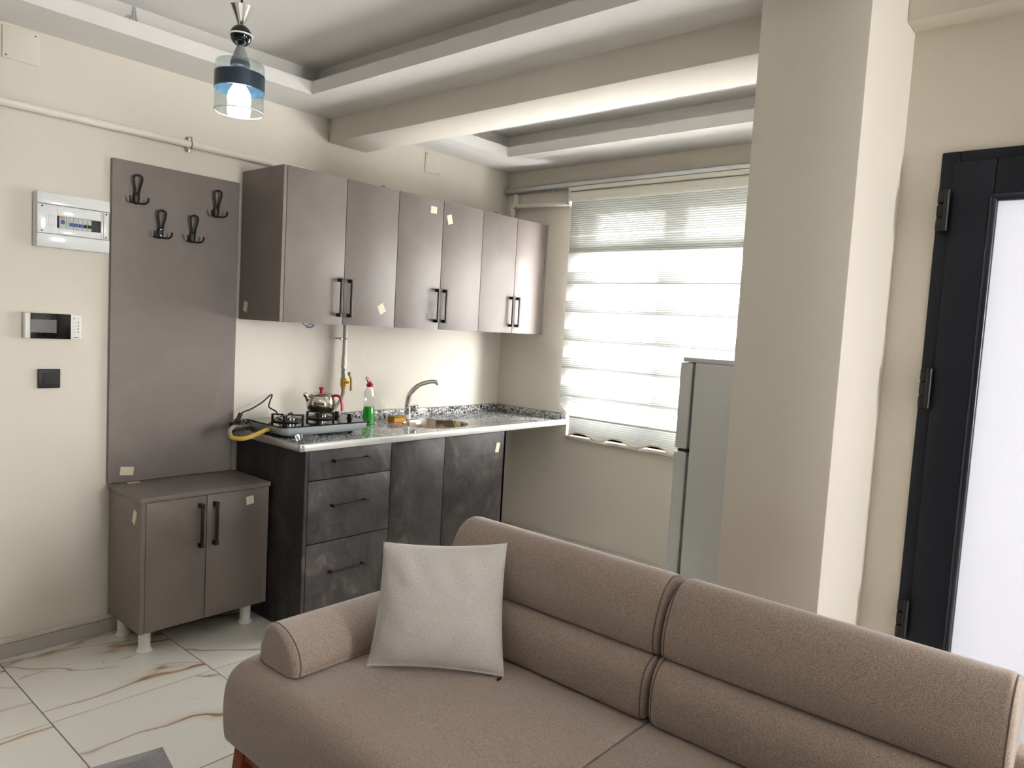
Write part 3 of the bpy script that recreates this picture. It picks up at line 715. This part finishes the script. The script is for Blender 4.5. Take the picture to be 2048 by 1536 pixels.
# ------------------------------------------------------------------ wall fittings
# distribution box
t = thing('distribution_box', (-2.771, 0, 1.637), 'white electrical distribution box with a row of breakers', 'fuse box')
b = B().box(-2.771, -2.505, -.028, -.0005, 1.637, 1.848, .004); part('back_box', b, 'white_gloss', t)
def flap(z0, z1, up):
    zz = (z0, z1) if up else (z1, z0)
    return B().prism([(-.028, zz[0]), (-.050, zz[0]), (-.044, zz[1]), (-.028, zz[1])], 'x', -2.769, -2.507, .003)
part('top_cover', flap(1.803, 1.848, True), 'white_gloss', t); part('bottom_cover', flap(1.637, 1.688, False), 'white_gloss', t)
wx0, wx1, wz0, wz1 = -2.700, -2.540, 1.716, 1.762
part('front_plate', B().box(-2.768, wx0, -.046, -.028, 1.690, 1.801, .002).box(wx1, -2.512, -.046, -.028, 1.690, 1.801, .002).box(wx0, wx1, -.046, -.028, wz1, 1.801, .002).box(wx0, wx1, -.046, -.028, 1.690, wz0, .002).box(-2.532, -2.514, -.052, -.046, 1.692, 1.799, .002), 'white_gloss', t)
part('opening', B().box(wx0, wx1, -.0295, -.0285, wz0, wz1), 'black', t)
for k in range(4): part('blank_rib', B().box(-2.738+k*.009, -2.732+k*.009, -.0475, -.0455, 1.717, 1.761, .0008), 'white_gloss', t)
xx = -2.691
for wdt, kind in ((.024, 'main'), (.010, 'blank'), (.0165, 'blue'), (.0165, 'blue'), (.0165, 'blue'), (.0165, 'black'), (.0165, 'black')):
    br = part('breaker', B().box(xx+.0004, xx+wdt-.0004, -.042, -.030, 1.7165, 1.7615, .0008), 'breaker', t); m = xx+wdt/2
    if kind == 'main': part('test_button', B().box(m-.006, m+.006, -.044, -.0415, 1.750, 1.7585, .0008), 'orange', br)
    if kind != 'blank': part('toggle', B().box(m-.0055, m+.0055, -.050, -.0415, 1.727 if kind != 'main' else 1.732, 1.740 if kind != 'main' else 1.747, .0015), 'black' if kind == 'black' else 'blue', br)
    xx += wdt
for x, z in ((-2.752, 1.793), (-2.752, 1.698), (-2.523, 1.792), (-2.523, 1.698)): part('screw', B().lathe([(.0032, 0), (.0032, .0014)], (x, -.046 if x < -2.6 else -.052, z), 12, Matrix.Rotation(math.radians(90), 4, 'X')), 'black', t)
# intercom
t = thing('intercom', (-2.804, 0, 1.276), 'white video intercom monitor with black screen on the wall', 'intercom')
part('body', B().box(-2.804, -2.602, -.028, -.0005, 1.276, 1.378, .005, 3), 'white_plastic', t)
sc = part('screen', B().box(-2.784, -2.642, -.0305, -.0275, 1.277, 1.377, .001), 'black_gloss', t)
part('display', B().box(-2.783, -2.694, -.0312, -.0304, 1.301, 1.352), 'screen', sc)
for k in range(4):
    z = 1.303+k*.0125
    part('button', B().box(-2.635, -2.622, -.0292, -.0278, z, z+.008, .0006), 'white_gloss', t)
    part('button_mark', B().box(-2.6165, -2.612, -.0285, -.0279, z+.002, z+.006), 'mark', t)
part('call_led', B().box(-2.632, -2.628, -.0285, -.0279, 1.3595, 1.3635), 'mark', t)
part('print_line', B().box(-2.632, -2.611, -.0284, -.0279, 1.2838, 1.2862), 'mark', t)
# switch
t = thing('light_switch', (-2.751, 0, 1.078), 'black square light switch below the intercom', 'switch')
part('frame', B().box(-2.751, -2.672, -.012, -.0005, 1.078, 1.155, .003), 'black', t)
part('rocker', B().prism([(-.012, 1.094), (-.020, 1.094), (-.013, 1.140), (-.012, 1.140)], 'x', -2.736, -2.687, .001), 'rubber', t)
# blank covers
for (x0, x1, z0, z1), lab, pts in (((-2.874, -2.752, 2.322, 2.441), 'cream blank junction cover at the upper left', ((-2.862, 2.334), (-2.766, 2.430))), ((-.757, -.640, 2.316, 2.432), 'cream blank junction cover above the wall cabinets', ((-.748, 2.424), (-.650, 2.326)))):
    t = thing('junction_cover', (x0, 0, z0), lab, 'cover plate')
    part('plate', B().box(x0, x1, -.006, -.0004, z0, z1, .002), 'wall', t)
    for x, z in pts: part('screw', B().lathe([(.003, 0), (.003, .001)], (x, -.0058, z), 10, Matrix.Rotation(math.radians(90), 4, 'X')), 'black', t)
# gas pipes
def clip(parent, c, axis, r):
    c = Vector(c); b = B()
    if axis == 'x':
        b.tube([c+Vector((0, (r+.002)*math.cos(a), (r+.002)*math.sin(a))) for a in [2*math.pi*k/20 for k in range(20)]], .003, 6, 0, True)
        b.box(c.x-.008, c.x+.008, c.y-.002, c.y+.002, c.z+r, c.z+r+.018, .001).box(c.x-.008, c.x+.008, c.y-.002, c.y+.002, c.z-r-.018, c.z-r, .001)
        b.cyl((c.x, c.y-.006, c.z+r+.011), (c.x, 0, c.z+r+.011), .003, 10).cyl((c.x, c.y-.006, c.z-r-.011), (c.x, 0, c.z-r-.011), .003, 10)
    elif axis == 'z':
        b.tube([c+Vector(((r+.002)*math.cos(a), (r+.002)*math.sin(a), 0)) for a in [2*math.pi*k/20 for k in range(20)]], .003, 6, 0, True)
        b.box(c.x-r-.018, c.x-r, c.y-.002, c.y+.002, c.z-.008, c.z+.008, .001).cyl((c.x-r-.011, c.y-.008, c.z), (c.x-r-.011, 0, c.z), .003, 10)
    else:
        b.tube([c+Vector(((r+.002)*math.cos(a), 0, (r+.002)*math.sin(a))) for a in [2*math.pi*k/20 for k in range(20)]], .003, 6, 0, True)
        b.box(c.x-.002, c.x+.002, c.y-.008, c.y+.008, c.z+r, c.z+r+.012, .001).box(c.x-.002, c.x+.002, c.y-.008, c.y+.008, c.z-r-.012, c.z-r, .001).cyl((c.x-.004, c.y, c.z-r-.008), (0, c.y, c.z-r-.008), .003, 8)
    part('clip', b, 'zinc', parent)
t = thing('gas_pipe', (-3, 0, 2.152), 'long white painted gas pipe running along the wall above the coat panel', 'pipe')
part('pipe', B().cyl((HX, -.036, 2.155), (-1.55, -.036, 2.155), .0155, 20), 'pipe', t)
clip(t, (-2.174, -.036, 2.155), 'x', .0155); clip(t, (-4.2, -.036, 2.155), 'x', .0155)
t = thing('gas_pipe', (-.04, -.08, 2.1), 'short white elbowed gas pipe beside the blind', 'pipe')
part('pipe', B().cyl((-.042, -.105, 2.222), (-.042, -.567, 2.2088), .0125, 16).cyl((-.042, -.085, 2.095), (-.042, -.085, 2.20), .0125, 16), 'pipe', t)
part('elbow', B().tube([(-.042, -.085, 2.165), (-.042, -.085, 2.205), (-.042, -.092, 2.219), (-.042, -.105, 2.222), (-.042, -.125, 2.2215)], .018, 14, 4).cyl((-.042, -.085, 2.10), (-.042, -.085, 2.118), .019, 16).cyl((-.042, -.085, 2.13), (-.042, -.085, 2.15), .0185, 16), 'pipe', t)
part('conduit', B().box(-.03, -.0005, -.10, -.075, 2.24, 2.306, .003), 'pipe', t)
clip(t, (-.042, -.548, 2.2094), 'y', .0125)
PX, PY = -1.315, -.05
t = thing('gas_drop_pipe', (PX, 0, .96), 'vertical gas pipe with yellow lever valve under the wall cabinet', 'pipe')
part('pipe', B().cyl((PX, PY, 1.165), (PX, PY, 1.390), .0122, 16), 'pipe', t); clip(t, (PX, PY, 1.315), 'z', .0122)
part('union', B().cyl((PX, PY, 1.20), (PX, PY, 1.215), .0165, 6).cyl((PX, PY, 1.165), (PX, PY, 1.20), .0145, 16).cyl((PX, PY, 1.155), (PX, PY, 1.168), .0175, 6), 'pipe', t)
part('fitting', B().cyl((PX, PY, 1.10), (PX, PY, 1.156), .0125, 8).cyl((PX, PY, 1.125), (PX, PY, 1.14), .0155, 6), 'zinc', t)
vb = part('valve', B().cyl((PX, PY, 1.058), (PX, PY, 1.102), .0165, 8).cyl((PX, PY, 1.045), (PX, PY, 1.06), .014, 6).cyl((PX, PY-.012, 1.08), (PX+.012, PY-.032, 1.08), .007, 10), 'yellow', t)
part('lever', B().tube([(PX+.010, PY-.034, 1.125), (PX+.020, PY-.034, 1.112), (PX+.026, PY-.034, 1.09), (PX+.027, PY-.034, 1.035)], .0068, 8, 4), 'yellow', vb)
part('lever_screw', B().cyl((PX+.008, PY-.03, 1.13), (PX+.014, PY-.042, 1.13), .008, 10), 'zinc', vb)
t = thing('gas_hose', (-1.4, -.06, .87), 'gas hose curving from the valve behind the hob to a yellow loop', 'hose')
part('hose', B().tube([(PX, PY, 1.046), (PX-.001, PY, 1.01), (PX-.025, PY-.004, .97), (PX-.075, PY-.008, .925), (PX-.15, -.058, .893), (-1.60, -.056, .876), (-1.85, -.07, .874), (-1.95, -.11, .884)], .0105, 12, 8), 'hose_grey', t)
part('hose', B().tube([(-1.945, -.105, .884), (-2.00, -.15, .890), (-2.045, -.205, .880), (-2.066, -.262, .866)], .0098, 12, 8), 'hose_grey', t)
part('loop', B().tube([(-2.064, -.255, .868), (-2.065, -.285, .864), (-2.035, -.325, .866), (-1.985, -.335, .882), (-1.94, -.32, .893), (-1.905, -.30, .896)], .0098, 12, 8), 'hose_yellow', t, 'yellow end of the hose')

# ------------------------------------------------------------------ things on the worktop
ZG = ZW+.055   # glass plane of the hob
t = thing('gas_hob', (-1.665, -.27, ZW), 'portable two-burner gas hob with black glass top on the worktop', 'hob')
hx0, hx1, hy0, hy1 = -1.915, -1.415, -.435, -.105
b = B(); rows = []
def rr(x0, x1, y0, y1, r, z, n=6):
    out = []
    for cx, cy, a0 in ((x1-r, y1-r, 0), (x0+r, y1-r, 90), (x0+r, y0+r, 180), (x1-r, y0+r, 270)):
        for k in range(n+1): a = math.radians(a0+90*k/n); out.append(Vector((cx+r*math.cos(a), cy+r*math.sin(a), z)))
    return out
for ins, z in ((.045, ZW+.010), (.030, ZW+.014), (.014, ZW+.03), (.008, ZG-.003), (.008, ZG-.0005)): rows.append(rr(hx0+ins, hx1-ins, hy0+ins, hy1-ins, .03, z))
b.grid(rows, closed_u=True, cap=True); part('body', b, 'hob_silver', t)
b = B(); b.grid([rr(hx0, hx1, hy0, hy1, .02, ZG), rr(hx0, hx1, hy0, hy1, .02, ZG+.005), rr(hx0+.001, hx1-.001, hy0+.001, hy1-.001, .02, ZG+.006)], closed_u=True, cap=True); part('glass_top', b, 'black_gloss', t)
for x in (hx0+.08, hx1-.08):
    for y in (hy0+.07, hy1-.07): part('foot', B().lathe([(.013, 0), (.013, .011)], (x, y, ZW), 14), 'rubber', t)
zg = ZG+.006
for bx_, by_, R_ in ((-1.785, -.265, .04), (-1.588, -.245, .033)):
    bn = part('burner', B().lathe([(R_+.02, 0), (R_+.02, .004), (R_+.006, .007)], (bx_, by_, zg), 28), 'black', t)
    part('burner_head', B().lathe([(R_+.002, .006), (R_+.002, .019), (R_-.002, .0215)], (bx_, by_, zg), 32), 'chrome', bn)
    part('burner_cap', B().lathe([(R_-.003, .021), (R_-.003, .025), (R_*.6, .027)], (bx_, by_, zg), 28), 'steel', bn)
    gr = B()
    for k in range(4):
        a = math.radians(45+90*k); ca, sa = math.cos(a), math.sin(a)
        pts = [(R_+.035, 0), (R_+.037, .028), (R_+.031, .034), (.016, .034)]
        m = Matrix.Translation((bx_, by_, zg)) @ Matrix.Rotation(a, 4, 'Z'); q = B()
        q.box(R_+.026, R_+.036, -.007, .007, .0, .033, .002).box(.018, R_+.036, -.0045, .0045, .0275, .034, .0015)
        gr.add(q.bm, m)
    gr.tube([(bx_+(R_+.031)*math.cos(a), by_+(R_+.031)*math.sin(a), zg+.003) for a in [2*math.pi*k/32 for k in range(32)]], .003, 6, 0, True)
    part('pan_support', gr, 'black', t)
for kx, ky in ((-1.462, -.205), (-1.462, -.315)): part('knob', B().lathe([(.016, 0), (.016, .004), (.0125, .006), (.011, .022), (.009, .024)], (kx, ky, zg), 20), 'black', t)
# teapot on the rear burner
tx, ty, tz = -1.588, -.245, zg+.0345
t = thing('teapot', (tx, ty, tz), 'small polished steel teapot with red handle standing on the hob', 'teapot')
part('body', B().lathe([(.045, 0), (.058, .003), (.068, .016), (.0735, .036), (.072, .056), (.064, .073), (.060, .080), (.062, .083), (.060, .0835), (.055, .0835)], (tx, ty, tz), 40), 'steel', t)
ldd = part('lid', B().lathe([(.0605, .084), (.0605, .087), (.050, .092), (.03, .0965), (.009, .099)], (tx, ty, tz), 36), 'chrome', t)
part('knob', B().lathe([(.0075, .098), (.007, .104), (.0115, .115), (.012, .119), (.009, .121)], (tx, ty, tz), 18), 'red', ldd)
dl = Vector((-.62, .12, 0)).normalized()
part('spout', B().tube([Vector((tx, ty, tz))+dl*.062+Z*.058, Vector((tx, ty, tz))+dl*.074+Z*.074, Vector((tx, ty, tz))+dl*.088+Z*.092], [.014, .011, .008], 12, 4), 'steel', t)
dh = Vector((.62, -.785, 0)); c = Vector((tx, ty, tz)); hd = B(); rows = []
path = spline([c+dh*.058+Z*.078, c+dh*.078+Z*.084, c+dh*.096+Z*.074, c+dh*.106+Z*.045, c+dh*.108+Z*.008], 6)
sd = dh.cross(Z)
for i, p in enumerate(path):
    a = path[max(i-1, 0)]; e = path[min(i+1, len(path)-1)]; tn = (e-a).normalized(); nn = tn.cross(sd); wd = .008+.004*i/len(path)
    rows.append([p+sd*wd*math.cos(2*math.pi*k/12)+nn*.0065*math.sin(2*math.pi*k/12) for k in range(12)])
hd.grid(rows, closed_u=True, cap=True); part('handle', hd, 'red', t)
# washing-up liquid
bx_, by_ = -1.245, -.19
t = thing('soap_bottle', (bx_, by_, ZW), 'clear bottle of green washing-up liquid with red cap', 'bottle')
def oval(b, prof, cx, cy, ry=.72, n=28, cap=True):
    b.grid([[Vector((cx+r*math.cos(2*math.pi*k/n), cy+r*ry*math.sin(2*math.pi*k/n), z)) for k in range(n)] for r, z in prof], closed_u=True, cap=cap); return b
part('bottle', oval(B(), [(.034, ZW), (.038, ZW+.004), (.038, ZW+.03), (.036, ZW+.07), (.030, ZW+.105), (.031, ZW+.135), (.034, ZW+.16), (.030, ZW+.185), (.014, ZW+.203), (.013, ZW+.21)], bx_, by_), 'bottle', t)
part('liquid', oval(B(), [(.032, ZW+.002), (.0365, ZW+.006), (.0365, ZW+.03), (.0345, ZW+.07), (.031, ZW+.098)], bx_, by_), 'liquid', t)
cp = part('cap', B().lathe([(.017, 0), (.0175, .014), (.012, .021), (.008, .024), (.007, .029)], (bx_, by_, ZW+.205), 20), 'red', t)
part('flip_top', B().tube([(bx_-.008, by_, ZW+.226), (bx_-.016, by_, ZW+.238), (bx_-.018, by_, ZW+.248)], .005, 8, 3).lathe([(.009, -.004), (.010, 0), (.009, .004)], (bx_-.018, by_, ZW+.251), 14, Matrix.Rotation(math.radians(80), 4, 'X')), 'red', cp)
# sponge
t = thing('sponge', (-1.02, -.16, ZW), 'yellow kitchen sponge beside the tap', 'sponge')
part('foam', B().box(-1.068, -.982, -.195, -.135, ZW+.001, ZW+.024, .004), 'sponge_y', t); part('scourer', B().box(-1.068, -.982, -.195, -.135, ZW+.0242, ZW+.033, .003), 'sponge_g', t)
# ashtray
b = B(); n = 36; ax_, ay_ = -1.848, -.515
prof = [(.040, 0), (.048, .002), (.052, .030), (.0505, .032), (.044, .031), (.036, .010), (.001, .009)]
rows = [[Vector((ax_+r*math.cos(2*math.pi*k/n), ay_+r*math.sin(2*math.pi*k/n), ZW+.0005+z-(.006 if (k % 12 in (0, 1)) and z > .025 else 0))) for k in range(n)] for r, z in prof]
b.grid(rows, closed_u=True); b.bm.faces.new([b.bm.verts.new(Vector((ax_+.04*math.cos(2*math.pi*k/n), ay_+.04*math.sin(2*math.pi*k/n), ZW+.0005))) for k in range(n)]); bmesh.ops.remove_doubles(b.bm, verts=b.bm.verts[:], dist=.0005)
lone('ashtray', b, 'ash', (ax_, ay_, ZW), 'round clear glass ashtray at the front corner of the worktop', 'ashtray')
# hob power cord with plug
t = thing('power_cord', (-1.93, -.1, ZW), 'black power cord with plug looping behind the hob', 'cord')
part('cord', B().tube([(-2.03, -.17, .862), (-2.012, -.15, .885), (-1.975, -.13, .922), (-1.925, -.10, .950), (-1.87, -.08, .962), (-1.80, -.06, .990), (-1.752, -.05, 1.022), (-1.742, -.05, 1.02), (-1.756, -.055, .992), (-1.765, -.065, .965), (-1.74, -.085, .945), (-1.73, -.09, .925)], .0036, 8, 7), 'rubber', t)
part('cord', B().tube([(-2.03, -.17, .862), (-2.02, -.19, .878), (-1.985, -.205, .890), (-1.95, -.20, .891), (-1.93, -.20, .882)], .0036, 8, 7), 'rubber', t)
part('plug', B().box(-1.975, -1.935, -.105, -.065, .873, .905, .007, 3).cyl((-1.945, -.085, .905), (-1.925, -.085, .945), .010, 12), 'rubber', t)
# cable hanging under the wall cabinet
b = B().tube([(-1.60, -.08, 1.390), (-1.592, -.085, 1.379), (-1.575, -.09, 1.372), (-1.555, -.095, 1.376), (-1.548, -.09, 1.385), (-1.565, -.085, 1.384), (-1.585, -.09, 1.370), (-1.56, -.095, 1.368), (-1.535, -.09, 1.382)], .0024, 6, 6)
lone('cable', b, 'wire', (-1.565, -.09, 1.37), 'thin blue wire curl hanging under the wall cabinet', 'cable')
b = B().tube([(-2.508, -.20, 2.515), (-2.512, -.205, 2.548), (-2.500, -.20, 2.556), (-2.490, -.20, 2.535), (-2.487, -.20, 2.575), (-2.481, -.198, 2.5935), (-2.477, -.20, 2.56), (-2.468, -.205, 2.515)], .0028, 6, 6)
lone('loose_wire', b, 'wire_w', (-2.49, -.2, 2.515), 'loose white wire sticking up from the ceiling cove', 'wire')

# ------------------------------------------------------------------ blind and rail
t = thing('curtain_rail', (0, -1.2, 2.31), 'grey aluminium curtain rail under the ceiling border', 'curtain rail')
part('rail', B().prism([(-.050, 2.314), (-.050, 2.338), (-.044, 2.343), (-.0005, 2.343), (-.0005, 2.309), (-.044, 2.309)], 'y', KY0+.01, -.006, .002), 'alu', t)
for y in (-.36, -.40, -.85, -1.34): part('glider', B().box(-.036, -.024, y-.006, y+.006, 2.302, 2.3115, .002), 'white_gloss', t)
BY0, BY1, BXP = -.588, -2.20, -.072
t = thing('zebra_blind', (BXP, BY0, .78), 'cream striped day-and-night roller blind with scalloped hem', 'blind')
part('cassette', B().box(-.098, -.002, BY1, BY0+.012, 2.276, 2.300, .004).box(-.098, -.012, BY0, BY0+.012, 2.215, 2.2765, .004), 'cream_rail', t)
part('roller', B().cyl((-.062, BY1, 2.245), (-.062, BY0-.002, 2.245), .031, 28), 'cream_rail', t)
part('bracket', B().box(-.085, -.04, BY0+.0125, BY0+.02, 2.205, 2.26, .004), 'white_gloss', t)
def cl(name, z0, z1, x, mat, yl=BY0, amp=.0):
    b = B(); rows = []; n = max(2, int((z1-z0)/.003125)) if mat == 'band' else 3
    for i in range(n+1):
        z = z0+(z1-z0)*i/n; dx = .0012*(i % 2) if mat == 'band' else 0
        edge = yl-.0015*math.sin(z*40)
        rows.append([Vector((x+dx+.004*math.sin(k*.9)*0, edge+(BY1-edge)*k/8, z)) for k in range(9)])
    b.grid(rows); return part(name, b, mat, t, None, 20)
# front layer: pleated bands and sheer net in turn, back layer the same but shifted
FB = [(2.005, 2.225), (1.905, 2.002), (1.715, 1.788), (1.543, 1.612), (1.368, 1.437), (1.196, 1.266), (1.020, 1.092)]
prev = None
for z0, z1 in FB:
    cl('pleated_band', z0, z1, BXP, 'band')
    if prev is not None and prev-z1 > .01: cl('sheer_band', z1, prev, BXP, 'sheer')
    prev = z0
BBk = [(1.87, 1.93), (1.68, 1.73), (1.508, 1.558), (1.333, 1.383), (1.161, 1.211), (.985, 1.035)]
for z0, z1 in BBk: cl('back_band', z0, z1, BXP+.028, 'band', BY0-.012)
# last front band with its folded lower corner, and the scalloped skirt behind the worktop end
def cornered(z_top, z_bot, x, mat):
    b = B(); rows = []; n = 22
    for i in range(n+1):
        z = z_top+(z_bot-z_top)*i/n; e = BY0 if z > .972 else BY0-(.972-z)/(.972-.905)*.075 if z > .905 else BY0-.075
        rows.append([Vector((x+.0012*(i % 2), e+(BY1-e)*k/8, z)) for k in range(9)])
    b.grid(rows); return part('pleated_band' if mat == 'band' else 'sheer_band', b, mat, t, None, 20)
cornered(1.020, .965, BXP, 'sheer')
cornered(.964, .905, BXP, 'sheer')
part('bottom_bar', B().cyl((BXP+.010, BY0-.075, .902), (BXP+.010, BY1, .902), .008, 12), 'cream_rail', t)
def hemz(y):
    u = (-.662-y); ph = u/.262
    return .790+.0175*math.cos(2*math.pi*(ph-.33))-.004*u
b = B(); rows = []; NY = 90
for i in range(15):
    f = i/14; r = []
    for k in range(NY+1):
        y = -.662+(BY1+.662)*k/NY; zt, zb = .895, hemz(y); r.append(Vector((BXP+.012+.001*(i % 2), y, zt+(zb-zt)*f)))
    rows.append(r)
b.grid(rows); sk = part('skirt', b, 'band', t, None, 20)
part('hem_cord', B().tube([Vector((BXP+.0115, -.662+(BY1+.662)*k/NY, hemz(-.662+(BY1+.662)*k/NY))) for k in range(NY+1)], .0042, 8), 'cord_trim', sk)

# ------------------------------------------------------------------ pendant lamp
lx, ly = -2.737, -1.50
t = thing('pendant_lamp', (lx, ly, 1.93), 'pendant lamp with glass cylinder shade and black ball on its stem', 'lamp')
part('cord', B().cyl((lx, ly, 2.17), (lx, ly, 2.597), .0028, 8), 'rubber', t)
part('ceiling_rose', B().lathe([(.05, 0), (.05, .012), (.02, .022)], (lx, ly, 2.577), 24), 'chrome', t)
n = 40; rows = []
for f in range(9):
    q = f/8; z = 2.150+.048*q; r = .0078+.0205*q**1.25
    rows.append([Vector((lx+r*(1+.07*math.cos(8*a))*math.cos(a), ly+r*(1+.07*math.cos(8*a))*math.sin(a), z)) for a in [2*math.pi*k/n for k in range(n)]])
part('flared_stem', B().grid(rows, closed_u=True), 'chrome', t)
part('ball', B().lathe([(.0265*math.cos(a), 2.127+.0265*math.sin(a)) for a in [math.radians(-88+176*k/16) for k in range(17)]], (lx, ly, 0), 32), 'black_gloss', t)
part('ring', B().lathe([(.0262, -.002), (.030, -.001), (.030, .001), (.0262, .002)], (lx, ly, 2.128), 32, None, False), 'white_gloss', t)
part('socket_cone', B().lathe([(.008, 2.103), (.010, 2.098), (.022, 2.066), (.022, 2.062)], (lx, ly, 0), 28), 'lamp_grey', t)
part('socket', B().lathe([(.024, 2.060), (.024, 2.050), (.019, 2.046), (.018, 2.015)], (lx, ly, 0), 24), 'anth', t)
sh = part('shade', B().lathe([(.0235, 2.0615), (.052, 2.0615), (.059, 2.058), (.0605, 2.05), (.0605, 1.936), (.0585, 1.9355), (.0585, 2.0485), (.057, 2.056), (.052, 2.0595), (.0235, 2.0595)], (lx, ly, 0), 48, None, False), 'shade', t, 'clear glass cylinder shade')
part('rim', B().lathe([(.0583, 1.9345), (.061, 1.9345), (.061, 1.9375), (.0583, 1.9375)], (lx, ly, 0), 48, None, False), 'white_gloss', sh)  # white ring stands in for the glowing edge of the lit glass
part('dark_band', B().lathe([(.0608, 1.990), (.0616, 1.990), (.0616, 2.030), (.0608, 2.030)], (lx, ly, 0), 48, None, False), 'lampband', sh, 'dark blue band around the glass')
part('bulb', B().lathe([(.010, 2.013), (.014, 2.005), (.026, 1.985), (.029, 1.968), (.026, 1.952), (.014, 1.942), (.004, 1.940)], (lx, ly, 0), 28), 'bulb', t)
